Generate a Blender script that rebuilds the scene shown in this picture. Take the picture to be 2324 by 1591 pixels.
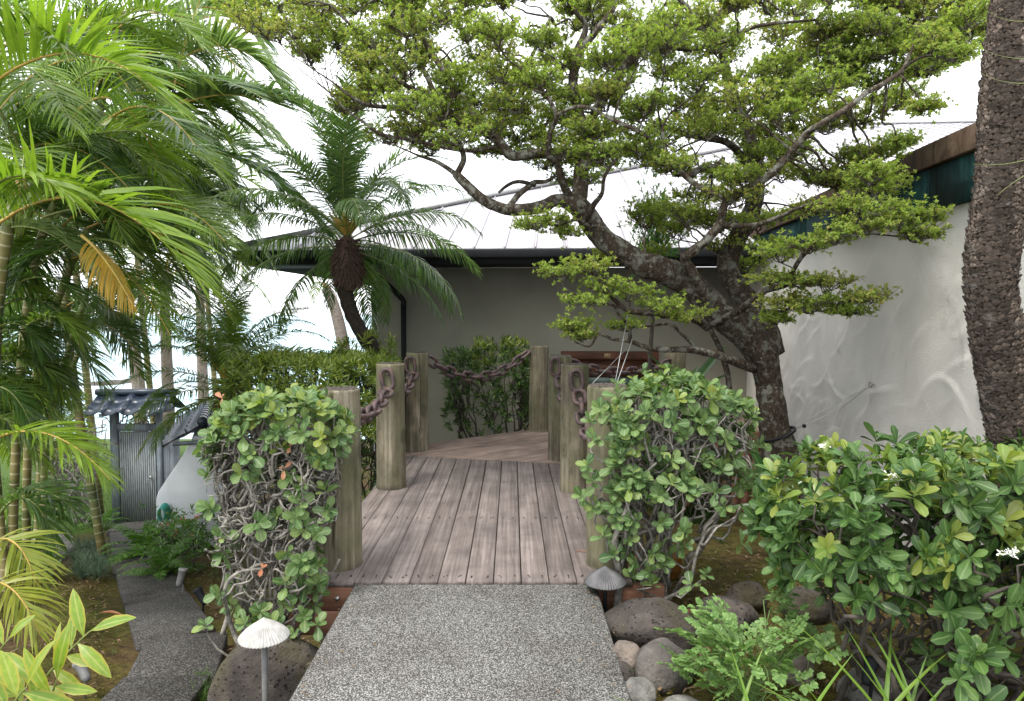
import bpy, bmesh, math, random
import numpy as np
from mathutils import Matrix, Vector
random.seed(7)
RNG = np.random.default_rng(11)
R = math.radians
for o in list(bpy.data.objects):
    bpy.data.objects.remove(o)
SC = bpy.context.scene
COL = SC.collection

# ------------------------------------------------------------------ camera
CAM_H = 1.70
FPX, CX, CY = 1560.0, 1162.0, 795.5          # focal length in reference pixels
TH = math.atan(82.5 / FPX)                    # camera looks slightly down
cam = bpy.data.cameras.new('camera')
cam.sensor_width = 36.0
cam.lens = 36.0 * FPX / 2324.0
cam.clip_start = 0.05
cam.clip_end = 20000
cam_o = bpy.data.objects.new('camera', cam)
COL.objects.link(cam_o)
cam_o.location = (0, 0, CAM_H)
cam_o.rotation_euler = (math.pi / 2 - TH, 0, 0)
SC.camera = cam_o

# ------------------------------------------------------------------ sky and sun (bright overcast)
SUN_EL, SUN_AZ = R(62), R(215)                # azimuth clockwise from +Y
world = bpy.data.worlds.new('World')
SC.world = world
world.use_nodes = True
nt = world.node_tree
nt.nodes.clear()
wo = nt.nodes.new('ShaderNodeOutputWorld')
bg = nt.nodes.new('ShaderNodeBackground')
sky = nt.nodes.new('ShaderNodeTexSky')
sky.sky_type = 'NISHITA'
sky.sun_disc = False
sky.sun_elevation = SUN_EL
sky.sun_rotation = SUN_AZ
sky.air_density = 1.0
sky.dust_density = 2.0
tc = nt.nodes.new('ShaderNodeTexCoord')
cl = nt.nodes.new('ShaderNodeTexNoise')
cl.inputs['Scale'].default_value = 2.2
cl.inputs['Detail'].default_value = 6
rp = nt.nodes.new('ShaderNodeMapRange')
rp.inputs['From Min'].default_value = 0.30
rp.inputs['From Max'].default_value = 0.62
rp.inputs['To Min'].default_value = 0.72
rp.inputs['To Max'].default_value = 0.98
mx = nt.nodes.new('ShaderNodeMix')
mx.data_type = 'RGBA'
mx.inputs['B'].default_value = (9.6, 9.8, 10.2, 1)      # thin bright cloud
nt.links.new(tc.outputs['Generated'], cl.inputs['Vector'])
nt.links.new(cl.outputs['Fac'], rp.inputs['Value'])
nt.links.new(rp.outputs['Result'], mx.inputs['Factor'])
nt.links.new(sky.outputs['Color'], mx.inputs['A'])
nt.links.new(mx.outputs['Result'], bg.inputs['Color'])
bg.inputs['Strength'].default_value = 0.135
nt.links.new(bg.outputs['Background'], wo.inputs['Surface'])

sun = bpy.data.lights.new('sun', 'SUN')
sun.energy = 2.0
sun.angle = R(18)
sun.color = (1.0, 0.96, 0.89)
sun_o = bpy.data.objects.new('sun', sun)
COL.objects.link(sun_o)
sd = Vector((math.sin(SUN_AZ) * math.cos(SUN_EL), math.cos(SUN_AZ) * math.cos(SUN_EL), math.sin(SUN_EL)))
sun_o.rotation_euler = sd.to_track_quat('Z', 'Y').to_euler()

SC.view_settings.view_transform = 'Standard'
SC.view_settings.look = 'None'
SC.view_settings.gamma = 1.0
SC.view_settings.use_curve_mapping = False
SC.view_settings.exposure = 1.06
SC.cycles.max_bounces = 8
SC.cycles.diffuse_bounces = 4
SC.cycles.transmission_bounces = 6
SC.cycles.transparent_max_bounces = 8
SC.cycles.use_denoising = True

# ------------------------------------------------------------------ measuring helpers
def P(px, py, Y):
    u = (px - CX) / FPX; v = (CY - py) / FPX
    dy = math.cos(TH) + v * math.sin(TH); dz = -math.sin(TH) + v * math.cos(TH)
    t = Y / dy
    return np.array([u * t, Y, CAM_H + dz * t])
def G(px, py, h=0.0):
    u = (px - CX) / FPX; v = (CY - py) / FPX
    dy = math.cos(TH) + v * math.sin(TH); dz = -math.sin(TH) + v * math.cos(TH)
    t = (h - CAM_H) / dz
    return np.array([u * t, dy * t, h])
def nrm(v):
    v = np.asarray(v, float)
    return v / np.maximum(np.linalg.norm(v, axis=-1, keepdims=True), 1e-9)
def sstep(a, b, x):
    t = np.clip((np.asarray(x, float) - a) / (b - a), 0, 1)
    return t * t * (3 - 2 * t)

# ------------------------------------------------------------------ mesh helpers
class MB:
    """collects geometry; build() links it as one mesh object"""
    def __init__(s):
        s.v = []; s.f = {3: [], 4: []}; s.m = {3: [], 4: []}; s.uv = []; s.r = []; s.n = 0; s.extra = []
    def add(s, v, f, uv=None, r=0.5, m=0):
        v = np.asarray(v, float); n = len(v)
        f = np.asarray(f, int)
        s.v.append(v)
        s.uv.append(np.zeros((n, 2)) if uv is None else np.asarray(uv, float))
        s.r.append(np.full(n, r) if np.isscalar(r) else np.asarray(r, float))
        k = f.shape[1]
        s.f[k].append(f + s.n); s.m[k].append(np.full(len(f), m, int))
        s.n += n
        return s
    def poly(s, v, f, m=0, r=0.5):
        """small irregular faces"""
        v = np.asarray(v, float)
        s.v.append(v); s.uv.append(v[:, :2].copy()); s.r.append(np.full(len(v), r))
        for q in f:
            s.extra.append(([i + s.n for i in q], m))
        s.n += len(v)
        return s
    def mesh(s, name, mats, smooth=False):
        me = bpy.data.meshes.new(name)
        V = np.concatenate(s.v) if s.v else np.zeros((0, 3))
        loops, starts, tot, mi = [], [], [], []
        c = 0
        for k in (3, 4):
            if s.f[k]:
                F = np.concatenate(s.f[k]); loops.append(F.ravel())
                starts.append(c + np.arange(len(F)) * k); tot.append(np.full(len(F), k)); mi.append(np.concatenate(s.m[k]))
                c += F.size
        for q, m in s.extra:
            loops.append(np.array(q)); starts.append(np.array([c])); tot.append(np.array([len(q)])); mi.append(np.array([m])); c += len(q)
        loops = np.concatenate(loops); starts = np.concatenate(starts); mi = np.concatenate(mi)
        me.vertices.add(len(V)); me.vertices.foreach_set('co', V.astype(np.float32).ravel())
        me.loops.add(len(loops)); me.loops.foreach_set('vertex_index', loops.astype(np.int32))
        me.polygons.add(len(starts)); me.polygons.foreach_set('loop_start', starts.astype(np.int32))
        me.polygons.foreach_set('material_index', mi.astype(np.int32))
        if smooth:
            me.polygons.foreach_set('use_smooth', np.ones(len(starts), bool))
        UV = np.concatenate(s.uv)[loops]
        ul = me.uv_layers.new(name='UVMap')
        ul.data.foreach_set('uv', UV.astype(np.float32).ravel())
        at = me.attributes.new('rnd', 'FLOAT', 'POINT')
        at.data.foreach_set('value', np.concatenate(s.r).astype(np.float32))
        for m in (mats if isinstance(mats, (list, tuple)) else [mats]):
            me.materials.append(m)
        me.update(calc_edges=True)
        return me
    def build(s, name, mats, parent=None, smooth=False, **kw):
        return link(name, s.mesh(name, mats, smooth), parent, **kw)

def link(name, me, parent=None, label=None, cat=None, group=None, kind=None, mw=None, loc=None):
    o = bpy.data.objects.new(name, me)
    COL.objects.link(o)
    if parent is not None: o.parent = parent
    if label: o['label'] = label
    if cat: o['category'] = cat
    if group: o['group'] = group
    if kind: o['kind'] = kind
    if loc is not None: o.location = loc
    if mw is not None:
        if parent is not None:
            pm = Matrix.Translation(parent.location) if parent.parent is None else Matrix.Translation(parent.parent.location) @ Matrix.Translation(parent.location)
            mw = pm.inverted() @ mw
        o.matrix_basis = mw
    return o
def thing(name, label, cat, group=None, kind=None):
    return link(name, None, None, label, cat, group, kind)   # an Empty that parents the parts

def frames(pts):
    T = np.gradient(pts, axis=0); T = nrm(T)
    n0 = np.array([1.0, 0, 0]) if abs(T[0][0]) < 0.9 else np.array([0, 1.0, 0])
    N = np.zeros_like(pts)
    n = nrm(n0 - T[0] * np.dot(n0, T[0]))
    for i in range(len(pts)):
        n = n - T[i] * np.dot(n, T[i]); n = nrm(n); N[i] = n
    B = np.cross(T, N)
    return T, N, B
def tube(pts, rad, sides=6, cap=True):
    pts = np.asarray(pts, float); k = len(pts)
    rad = np.full(k, rad) if np.isscalar(rad) else np.asarray(rad, float)
    T, N, B = frames(pts)
    a = np.linspace(0, 2 * np.pi, sides, endpoint=False)
    ring = pts[:, None, :] + rad[:, None, None] * (np.cos(a)[None, :, None] * N[:, None, :] + np.sin(a)[None, :, None] * B[:, None, :])
    v = ring.reshape(-1, 3)
    i = np.arange(k - 1)[:, None] * sides; j = np.arange(sides)[None, :]; j2 = (j + 1) % sides
    q = np.stack([i + j, i + j2, i + sides + j2, i + sides + j], -1).reshape(-1, 4)
    ln = np.concatenate([[0], np.cumsum(np.linalg.norm(np.diff(pts, axis=0), axis=1))])
    uv = np.stack([np.tile(np.arange(sides) / sides, k), np.repeat(ln, sides)], -1)
    if cap:
        v = np.concatenate([v, pts[:1], pts[-1:]]); uv = np.concatenate([uv, [[.5, 0]], [[.5, ln[-1]]]])
        c0, c1 = k * sides, k * sides + 1
        jj = np.arange(sides); j2 = (jj + 1) % sides
        t0 = np.stack([np.full(sides, c0), j2, jj, np.full(sides, c0)], -1)
        q = np.concatenate([q, np.stack([np.full(sides, c0), j2, jj, jj], -1)[:0]])
        return v, q, uv, np.concatenate([np.stack([np.full(sides, c0), j2, jj], -1), np.stack([np.full(sides, c1), (k - 1) * sides + jj, (k - 1) * sides + j2], -1)])
    return v, q, uv, None
def add_tube(mb, pts, rad, sides=6, cap=True, r=0.5, m=0):
    v, q, uv, t = tube(pts, rad, sides, cap)
    base = mb.n
    mb.add(v, q, uv, r, m)
    if t is not None:
        mb.f[3].append(t + base); mb.m[3].append(np.full(len(t), m, int))
    return mb
def lathe(prof, sides=24):
    prof = np.asarray(prof, float); k = len(prof)
    a = np.linspace(0, 2 * np.pi, sides, endpoint=False)
    v = np.stack([prof[:, None, 0] * np.cos(a), prof[:, None, 0] * np.sin(a), np.repeat(prof[:, 1:2], sides, 1)], -1).reshape(-1, 3)
    i = np.arange(k - 1)[:, None] * sides; j = np.arange(sides)[None, :]; j2 = (j + 1) % sides
    q = np.stack([i + j, i + j2, i + sides + j2, i + sides + j], -1).reshape(-1, 4)
    return v, q
def catmull(pts, n=6):
    pts = np.asarray(pts, float)
    p = np.concatenate([[2 * pts[0] - pts[1]], pts, [2 * pts[-1] - pts[-2]]])
    out = []
    for i in range(1, len(p) - 2):
        t = np.linspace(0, 1, n, endpoint=False)[:, None]
        a, b, c, d = p[i - 1], p[i], p[i + 1], p[i + 2]
        out.append(0.5 * (2 * b + (c - a) * t + (2 * a - 5 * b + 4 * c - d) * t ** 2 + (3 * b - 3 * c + d - a) * t ** 3))
    out.append(pts[-1:])
    return np.concatenate(out)
BOXF = np.array([[0, 1, 3, 2], [4, 6, 7, 5], [0, 4, 5, 1], [2, 3, 7, 6], [0, 2, 6, 4], [1, 5, 7, 3]])
def box(mb, x0, x1, y0, y1, z0, z1, m=0, r=0.5, ax=None):
    v = np.array([[x, y, z] for x in (x0, x1) for y in (y0, y1) for z in (z0, z1)], float)
    if ax is not None:
        v = v @ np.asarray(ax[1]) + np.asarray(ax[0])
    mb.add(v, BOXF, v[:, [0, 2]] + v[:, [1, 1]], r, m)
    return mb
def inset_poly(p, d):
    n = len(p); out = []
    for i in range(n):
        a, b, c = np.array(p[i - 1]), np.array(p[i]), np.array(p[(i + 1) % n])
        e1 = nrm(b - a); e2 = nrm(c - b)
        n1 = np.array([-e1[1], e1[0]]); n2 = np.array([-e2[1], e2[0]])
        k = 1 + np.dot(n1, n2)
        out.append(b + (n1 + n2) * d / max(k, .2))
    return out
def prism(mb, poly, z0, z1, ch=0.006, m=0, r=.5):
    """counter-clockwise convex polygon extruded, with a chamfered top edge"""
    n = len(poly); ins = inset_poly(poly, ch)
    v = [[*p, z0] for p in poly] + [[*p, z1 - ch] for p in poly] + [[*p, z1] for p in ins]
    f = [list(range(n))[::-1], [2 * n + i for i in range(n)]]
    for i in range(n):
        j = (i + 1) % n
        f.append([i, j, n + j, n + i]); f.append([n + i, n + j, 2 * n + j, 2 * n + i])
    return mb.poly(v, f, m, r)
def clip_poly(p, n, c):
    """keep the side where n.x <= c"""
    out = []
    for i in range(len(p)):
        a, b = np.array(p[i]), np.array(p[(i + 1) % len(p)])
        da, db = np.dot(n, a) - c, np.dot(n, b) - c
        if da <= 0: out.append(a)
        if da * db < 0: out.append(a + (b - a) * da / (da - db))
    return out
def noise3(p, f=1.0, seed=0):
    """cheap smooth pseudo noise in [-1, 1]"""
    p = np.asarray(p, float) * f
    r = np.random.default_rng(seed); s = 0
    for k in range(5):
        d = nrm(r.normal(size=3)) * (1 + .6 * k)
        s = s + np.sin(p @ d + r.uniform(0, 6.28)) / (1 + .5 * k)
    return s / 3.0

# ------------------------------------------------------------------ materials
class NT:
    def __init__(s, name):
        s.mat = bpy.data.materials.new(name); s.mat.use_nodes = True
        s.t = s.mat.node_tree; s.t.nodes.clear()
        s.out = s.t.nodes.new('ShaderNodeOutputMaterial')
    def n(s, ty, ins=None, **kw):
        nd = s.t.nodes.new('ShaderNode' + ty)
        for k, v in kw.items(): setattr(nd, k, v)
        for k, v in (ins or {}).items():
            if hasattr(v, 'is_linked') or isinstance(v, bpy.types.NodeSocket): s.t.links.new(v, nd.inputs[k])
            else: nd.inputs[k].default_value = v
        return nd
    def ramp(s, fac, stops, interp='LINEAR'):
        nd = s.t.nodes.new('ShaderNodeValToRGB'); cr = nd.color_ramp; cr.interpolation = interp
        while len(cr.elements) < len(stops): cr.elements.new(.5)
        for e, (p, c) in zip(cr.elements, stops):
            e.position = p; e.color = (*c, 1) if len(c) == 3 else c
        s.t.links.new(fac, nd.inputs['Fac'])
        return nd.outputs['Color']
    def mix(s, fac, a, b, blend='MIX'):
        nd = s.t.nodes.new('ShaderNodeMix'); nd.data_type = 'RGBA'; nd.blend_type = blend
        for k, v in (('Factor', fac), ('A', a), ('B', b)):
            i = [x for x in nd.inputs if x.name == k and x.enabled][0] if k != 'Factor' else nd.inputs[0]
            if isinstance(v, bpy.types.NodeSocket): s.t.links.new(v, i)
            elif k == 'Factor': i.default_value = v
            else: i.default_value = (*v, 1) if len(v) == 3 else v
        return [x for x in nd.outputs if x.enabled][0]
    def math(s, op, a, b=0.0):
        nd = s.t.nodes.new('ShaderNodeMath'); nd.operation = op
        for i, v in enumerate((a, b)):
            if isinstance(v, bpy.types.NodeSocket): s.t.links.new(v, nd.inputs[i])
            else: nd.inputs[i].default_value = v
        return nd.outputs[0]
    def coord(s, kind='Object', scale=(1, 1, 1), rot=(0, 0, 0), offs=None):
        c = s.t.nodes.new('ShaderNodeTexCoord').outputs[kind]
        m = s.t.nodes.new('ShaderNodeMapping')
        m.inputs['Scale'].default_value = scale; m.inputs['Rotation'].default_value = rot
        s.t.links.new(c, m.inputs['Vector'])
        if offs is not None: s.t.links.new(offs, m.inputs['Location'])
        return m.outputs['Vector']
    def noise(s, vec, scale, detail=4, rough=.55, dist=0.0):
        return s.n('TexNoise', {'Vector': vec, 'Scale': scale, 'Detail': detail, 'Roughness': rough, 'Distortion': dist}).outputs['Fac']
    def voro(s, vec, scale, out='Distance', feature='F1'):
        return s.n('TexVoronoi', {'Vector': vec, 'Scale': scale}, feature=feature).outputs[out]
    def bump(s, h, strength=.3, dist=.01, normal=None):
        ins = {'Height': h, 'Strength': strength, 'Distance': dist}
        if normal is not None: ins['Normal'] = normal
        return s.n('Bump', ins).outputs['Normal']
    def objrand(s):
        return s.t.nodes.new('ShaderNodeObjectInfo').outputs['Random']
    def randvec(s, k=40.0):
        r = s.objrand()
        c = s.n('CombineXYZ', {'X': s.math('MULTIPLY', r, k), 'Y': s.math('MULTIPLY', r, k * 1.7), 'Z': s.math('MULTIPLY', r, k * .6)})
        return c.outputs[0]
    def done(s, col, rough=.6, normal=None, metal=0.0, spec=.5, **kw):
        b = s.n('BsdfPrincipled')
        for k, v in {'Base Color': col, 'Roughness': rough, 'Metallic': metal, 'Specular IOR Level': spec, **kw}.items():
            if isinstance(v, bpy.types.NodeSocket): s.t.links.new(v, b.inputs[k])
            else: b.inputs[k].default_value = ((*v, 1) if isinstance(v, tuple) and len(v) == 3 else v)
        if normal is not None: s.t.links.new(normal, b.inputs['Normal'])
        s.t.links.new(b.outputs[0], s.out.inputs['Surface'])
        return s.mat

def leaf_mat(name, stops, rough=.45, trans=.35, rib=None, edge=None, spec=.5, tint=1.35):
    """stops: colours picked per leaf; rib: paler midrib colour; edge: yellow margin colour"""
    N = NT(name)
    at = N.n('Attribute', attribute_name='rnd').outputs['Fac']
    f = N.math('FRACT', N.math('ADD', at, N.objrand()))
    k = len(stops)
    c = N.ramp(f, [(i / max(k - 1, 1), s) for i, s in enumerate(stops)])
    uvn = N.n('UVMap').outputs[0]
    sep = N.n('SeparateXYZ', {0: uvn})
    nz = N.noise(N.coord('Object'), 9.0, 3)
    c = N.mix(.35, c, N.ramp(nz, [(.3, (.45, .45, .45)), (.7, (1.35, 1.35, 1.3))]), 'MULTIPLY')
    d = N.math('ABSOLUTE', N.math('SUBTRACT', sep.outputs[0], .5))
    if rib:
        c = N.mix(N.ramp(d, [(.03, (.7, .7, .7)), (.09, (0, 0, 0))]), c, rib)
    if edge:
        c = N.mix(N.ramp(d, [(.30, (0, 0, 0)), (.5, (.8, .8, .8))]), c, edge)
    p = N.n('BsdfPrincipled', {'Base Color': c, 'Roughness': rough, 'Specular IOR Level': spec})
    tcol = N.mix(1.0, c, (tint, tint * 1.05, tint * .55), 'MULTIPLY')
    tr = N.n('BsdfTranslucent', {'Color': tcol})
    m = N.n('MixShader', {0: trans, 1: p.outputs[0], 2: tr.outputs[0]})
    N.t.links.new(m.outputs[0], N.out.inputs['Surface'])
    return N.mat

def simple(name, col, rough=.6, metal=0.0, var=.25, scale=12, bump=.0, bscale=60, spec=.5):
    N = NT(name)
    v = N.coord('Object', offs=N.randvec())
    c = N.mix(var, col, N.ramp(N.noise(v, scale, 5), [(.3, tuple(x * .35 for x in col)), (.7, tuple(min(1, x * 1.6) for x in col))]))
    nm = N.bump(N.noise(v, bscale, 4), bump, .01) if bump else None
    return N.done(c, rough, nm, metal, spec)

def wood_mat(name, cols, axis='y', rough=.8, green=None, scale=1.0, con=1.0, knots=False):
    N = NT(name)
    off = N.randvec(30)
    sc = {'y': (26, 1.1, 26), 'z': (22, 22, .9), 'x': (1.1, 26, 26)}[axis]
    sc = tuple(x * scale for x in sc)
    v = N.coord('Object', sc, offs=off)
    big = N.coord('Object', tuple(x * .16 for x in sc), offs=off)
    g = N.noise(v, 1.0, 6, .65, .6)
    g2 = N.noise(big, 1.0, 4, .6, 1.2)
    rings = N.n('TexWave', {'Vector': big, 'Scale': 2.4, 'Distortion': 9.0, 'Detail': 3.0, 'Detail Scale': .7}, wave_type='BANDS').outputs['Fac']
    c = N.ramp(g, [(.25, cols[0]), (.5, cols[1]), (.75, cols[2])])
    c = N.mix(N.math('MULTIPLY', rings, .45 * con), c, tuple(x * .5 for x in cols[0]))
    c = N.mix(.75 * con, c, N.ramp(g2, [(.3, (.55, .53, .5)), (.7, (1.35, 1.35, 1.35))]), 'MULTIPLY')
    iso = N.noise(N.coord('Object', offs=off), 3.2, 4, .6)
    c = N.mix(.7, c, N.ramp(iso, [(.32, (.62, .60, .60)), (.68, (1.35, 1.32, 1.3))]), 'MULTIPLY')
    c = N.mix(.8, c, N.ramp(N.objrand(), [(0, (.78, .75, .74)), (1, (1.18, 1.15, 1.15))]), 'MULTIPLY')
    if green:
        gm = N.ramp(N.noise(N.coord('Object', offs=off), 2.1, 4), [(.42, (0, 0, 0)), (.66, (.8, .8, .8))])
        c = N.mix(gm, c, green)
    if knots:
        kv = N.coord('Object', (3.4, 3.4, 2.1), offs=off)
        kd = N.math('ADD', N.voro(kv, 1.0), N.math('MULTIPLY', N.noise(kv, 6, 3), .10))
        kn = N.ramp(kd, [(.08, (1, 1, 1)), (.13, (.35, .35, .35)), (.17, (.75, .75, .75)), (.26, (0, 0, 0))])
        c = N.mix(N.math('MULTIPLY', kn, .75), c, tuple(x * .5 for x in cols[0]))
        gr = N.ramp(N.noise(N.coord('Object', (4, 4, 1.2), offs=off), 2.0, 6, .7), [(.45, (0, 0, 0)), (.70, (.75, .75, .75))])
        c = N.mix(gr, c, tuple(x * .55 for x in cols[0]))
    nm = N.bump(N.math('ADD', g, N.math('MULTIPLY', rings, .5)), .35, .004)
    return N.done(c, rough, nm, 0, .3)
# ------------------------------------------------------------------ surface materials
def ground_mat():
    N = NT('mossy_earth')
    v = N.coord('Object')
    n1 = N.noise(v, 1.3, 6, .6); n2 = N.noise(v, 14, 6, .65); n3 = N.noise(v, 90, 3)
    soil = N.ramp(n2, [(.3, (.030, .019, .010)), (.5, (.075, .048, .022)), (.72, (.13, .088, .042))])
    moss = N.ramp(n2, [(.3, (.030, .034, .006)), (.6, (.085, .088, .014)), (.8, (.14, .13, .03))])
    c = N.mix(N.ramp(n1, [(.40, (0, 0, 0)), (.60, (1, 1, 1))]), soil, moss)
    c = N.mix(.6, c, N.ramp(n3, [(.35, (.45, .45, .45)), (.7, (1.5, 1.45, 1.3))]), 'MULTIPLY')
    # lawn far off to the left
    g = N.n('SeparateXYZ', {0: N.coord('Object')})
    far = N.ramp(N.math('ADD', N.math('MULTIPLY', g.outputs[0], -.1), N.math('MULTIPLY', n1, .12)), [(.80, (0, 0, 0)), (.88, (1, 1, 1))])
    c = N.mix(far, c, N.ramp(n3, [(.3, (.030, .060, .010)), (.7, (.075, .12, .025))]))
    return N.done(c, .95, N.bump(N.math('ADD', n2, N.math('MULTIPLY', n3, .6)), .8, .025), 0, .15)
M_GROUND = ground_mat()

def aggregate_mat(name, dark, mid, light, scale=150, stain=.5):
    N = NT(name)
    v = N.coord('Object', offs=N.randvec())
    cell = N.n('TexVoronoi', {'Vector': v, 'Scale': scale})
    sep = N.n('SeparateXYZ', {0: cell.outputs['Color']})
    c = N.ramp(sep.outputs[0], [(.0, dark), (.40, mid), (.62, mid), (.75, light), (1.0, tuple(min(1, x * 1.25) for x in light))])
    fine = N.noise(v, scale * 1.6, 3, .7)
    c = N.mix(.35, c, N.ramp(fine, [(.36, (.35, .35, .35)), (.64, (1.55, 1.55, 1.52))]), 'MULTIPLY')
    big = N.noise(v, 2.3, 6, .65)
    c = N.mix(stain, c, N.ramp(big, [(.32, (.50, .45, .39)), (.48, (.92, .90, .87)), (.62, (1.15, 1.15, 1.13))]), 'MULTIPLY')
    h = N.math('ADD', N.math('MULTIPLY', cell.outputs['Distance'], 1.0), fine)
    return N.done(c, .9, N.bump(h, .55, .006), 0, .25)
M_CONC = aggregate_mat('exposed_aggregate', (.020, .019, .017), (.088, .085, .080), (.31, .305, .29), 230)
M_SLAB = aggregate_mat('dark_aggregate', (.013, .012, .011), (.042, .040, .038), (.11, .105, .10), 130, .8)

def stucco_mat(name, col, amp=1.0):
    N = NT(name)
    v = N.coord('Object')
    big = N.noise(v, 1.1, 3, .5, .8)
    # sweeping trowel marks: fine parallel lines bent by a large field, and raised ridges where strokes end
    warp = N.n('TexNoise', {'Vector': v, 'Scale': 1.5, 'Detail': 2.0, 'Roughness': .4})
    ws = N.n('VectorMath', {0: warp.outputs['Color'], 1: (.9, .9, .9)}, operation='MULTIPLY')
    vv = N.n('VectorMath', {0: v, 1: ws.outputs[0]}, operation='ADD').outputs[0]
    wav = N.n('TexWave', {'Vector': vv, 'Scale': 19.0, 'Distortion': 3.5, 'Detail': 3.0, 'Detail Scale': 2.0}, wave_type='BANDS', bands_direction='Z').outputs['Fac']
    ridge = N.ramp(N.noise(vv, 1.5, 1.5, .4, .6), [(.40, (0, 0, 0)), (.505, (1, 1, 1)), (.60, (0, 0, 0))], 'B_SPLINE')
    fine = N.noise(v, 55, 4, .7)
    msk = N.ramp(N.noise(v, 1.9, 2), [(.4, (.15, .15, .15)), (.62, (1, 1, 1))])
    h = N.math('ADD', N.math('MULTIPLY', ridge, .25), N.math('ADD', N.math('MULTIPLY', N.math('MULTIPLY', wav, msk), .04), N.math('MULTIPLY', fine, .26)))
    c = N.mix(.6, col, N.ramp(big, [(.3, tuple(x * .80 for x in col)), (.7, tuple(min(1, x * 1.12) for x in col))]))
    c = N.mix(N.ramp(N.noise(N.coord('Object', (7, 7, .5)), 1.2, 4), [(.62, (0, 0, 0)), (.85, (.30, .30, .30))]), c, tuple(x * .62 for x in col))
    c = N.mix(N.math('MULTIPLY', ridge, .12), c, tuple(min(1, x * 1.25) for x in col))
    return N.done(c, .92, N.bump(h, .75 * amp, .025), 0, .2)
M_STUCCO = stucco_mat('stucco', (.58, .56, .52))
M_STUCCO_SHADE = stucco_mat('stucco_back_shade', (.27, .258, .21), .7)  # same stucco in a darker tone, eave shade put into the colour
M_WHITEWALL = stucco_mat('white_plaster', (.80, .82, .85), .8)

M_DECK = wood_mat('weathered_deck', [(.080, .066, .060), (.160, .138, .128), (.25, .225, .212)], 'y', con=.45)
M_DECK2 = wood_mat('warm_deck', [(.11, .080, .064), (.19, .145, .12), (.27, .22, .19)], 'y', con=.45)
M_BEAM = wood_mat('redwood_beam', [(.20, .095, .06), (.33, .175, .115), (.42, .25, .18)], 'x', .75)
M_POST = wood_mat('treated_pine', [(.078, .068, .046), (.170, .152, .106), (.31, .29, .23)], 'z', .88, green=(.125, .13, .065), con=.35, knots=True)
M_POSTTOP = simple('post_end_grain', (.055, .045, .035), .95, 0, .7, 30, .6)
M_CRACK = simple('wood_crack', (.012, .010, .008), .95)
M_BLACK = simple('black_paint', (.008, .009, .011), .7, 0, .3, 4, spec=.25)
M_RED = wood_mat('red_timber', [(.055, .022, .013), (.10, .042, .024), (.14, .065, .04)], 'x', .6)
M_GREENP = simple('dark_green_panel', (.025, .055, .045), .5)
M_PLAQUE = simple('brass_plaque', (.24, .17, .09), .5)
M_GATE = wood_mat('grey_painted_wood', [(.16, .20, .235), (.22, .26, .30), (.26, .305, .345)], 'z', .7)
M_SLATG = simple('gate_slat', (.31, .34, .355), .7, 0, .4, 8)
M_SHADOW = simple('door_gap_shade', (.045, .052, .058), .8, 0, .4, 8)  # door backing darkened to paint the shade between the slats
M_TILE = simple('glazed_tile', (.030, .042, .065), .30, 0, .5, 9, .08, 40)
M_STEEL = simple('steel', (.45, .45, .44), .35, .9, .2)
M_RAIL = simple('grey_metal', (.20, .20, .20), .5, .5)

def roof_mat():
    N = NT('pale_roof_metal')
    v = N.coord('Object')
    c = N.mix(.8, (.52, .505, .535), N.ramp(N.noise(v, 1.6, 5, .65, .6), [(.3, (.43, .41, .44)), (.7, (.57, .56, .59))]))
    c = N.mix(.5, c, N.ramp(N.objrand(), [(0, (.88, .88, .88)), (1, (1.06, 1.05, 1.06))]), 'MULTIPLY')
    return N.done(c, .55, N.bump(N.noise(v, 3, 3), .15, .02), .1, .4)
M_ROOF = roof_mat()
def copper_mat(name, a, b, c3):
    N = NT(name)
    v = N.coord('Object', (1.2, 1.2, .8)); st = N.coord('Object', (9, 9, .7))
    c = N.ramp(N.noise(v, 3.5, 5, .65, .8), [(.3, a), (.5, b), (.7, c3)])
    c = N.mix(N.ramp(N.noise(st, 1.6, 4), [(.56, (0, 0, 0)), (.72, (.7, .7, .7))]), c, tuple(x * .3 for x in a))
    return N.done(c, .85, None, .0, .12)
M_COPG = copper_mat('verdigris_copper', (.008, .016, .017), (.012, .038, .038), (.022, .085, .078))
M_COPB = copper_mat('brown_copper', (.045, .028, .020), (.085, .055, .038), (.14, .10, .07))

def rock_mat(name, col, moss=.0, pit=1.0):
    N = NT(name)
    v = N.coord('Object', offs=N.randvec())
    c = N.ramp(N.noise(v, 5, 6, .65), [(.3, tuple(x * .4 for x in col)), (.52, col), (.72, tuple(x * 1.9 for x in col))])
    pv = N.voro(v, 30)
    pits = N.ramp(N.math('ADD', pv, N.math('MULTIPLY', N.noise(v, 7, 3), .45)), [(.40, (1, 1, 1)), (.47, (0, 0, 0))])
    c = N.mix(N.math('MULTIPLY', pits, .85 * pit), c, tuple(x * .18 for x in col))
    c = N.mix(N.ramp(N.noise(v, 70, 2), [(.68, (0, 0, 0)), (.76, (.5, .5, .5))]), c, (.25, .24, .22))
    if moss:
        c = N.mix(N.ramp(N.noise(v, 3, 4), [(.45, (0, 0, 0)), (.6, (moss, moss, moss))]), c, (.07, .065, .012))
    h = N.math('SUBTRACT', N.noise(v, 22, 6, .7), N.math('MULTIPLY', pits, .5 * pit))
    return N.done(c, .88, N.bump(h, 1.0, .03), 0, .3)
M_LAVA = rock_mat('dark_lava', (.062, .052, .045), .35)
M_ROCKB = rock_mat('brown_stone', (.11, .098, .088), .1, .15)
M_ROCKG = rock_mat('pale_grey_stone', (.21, .20, .185), .15, .15)
M_ROCKO = rock_mat('rust_orange_stone', (.30, .13, .022), .15, .05)
M_ROCKP = rock_mat('pinkish_stone', (.19, .155, .13), .1, .2)

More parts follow.
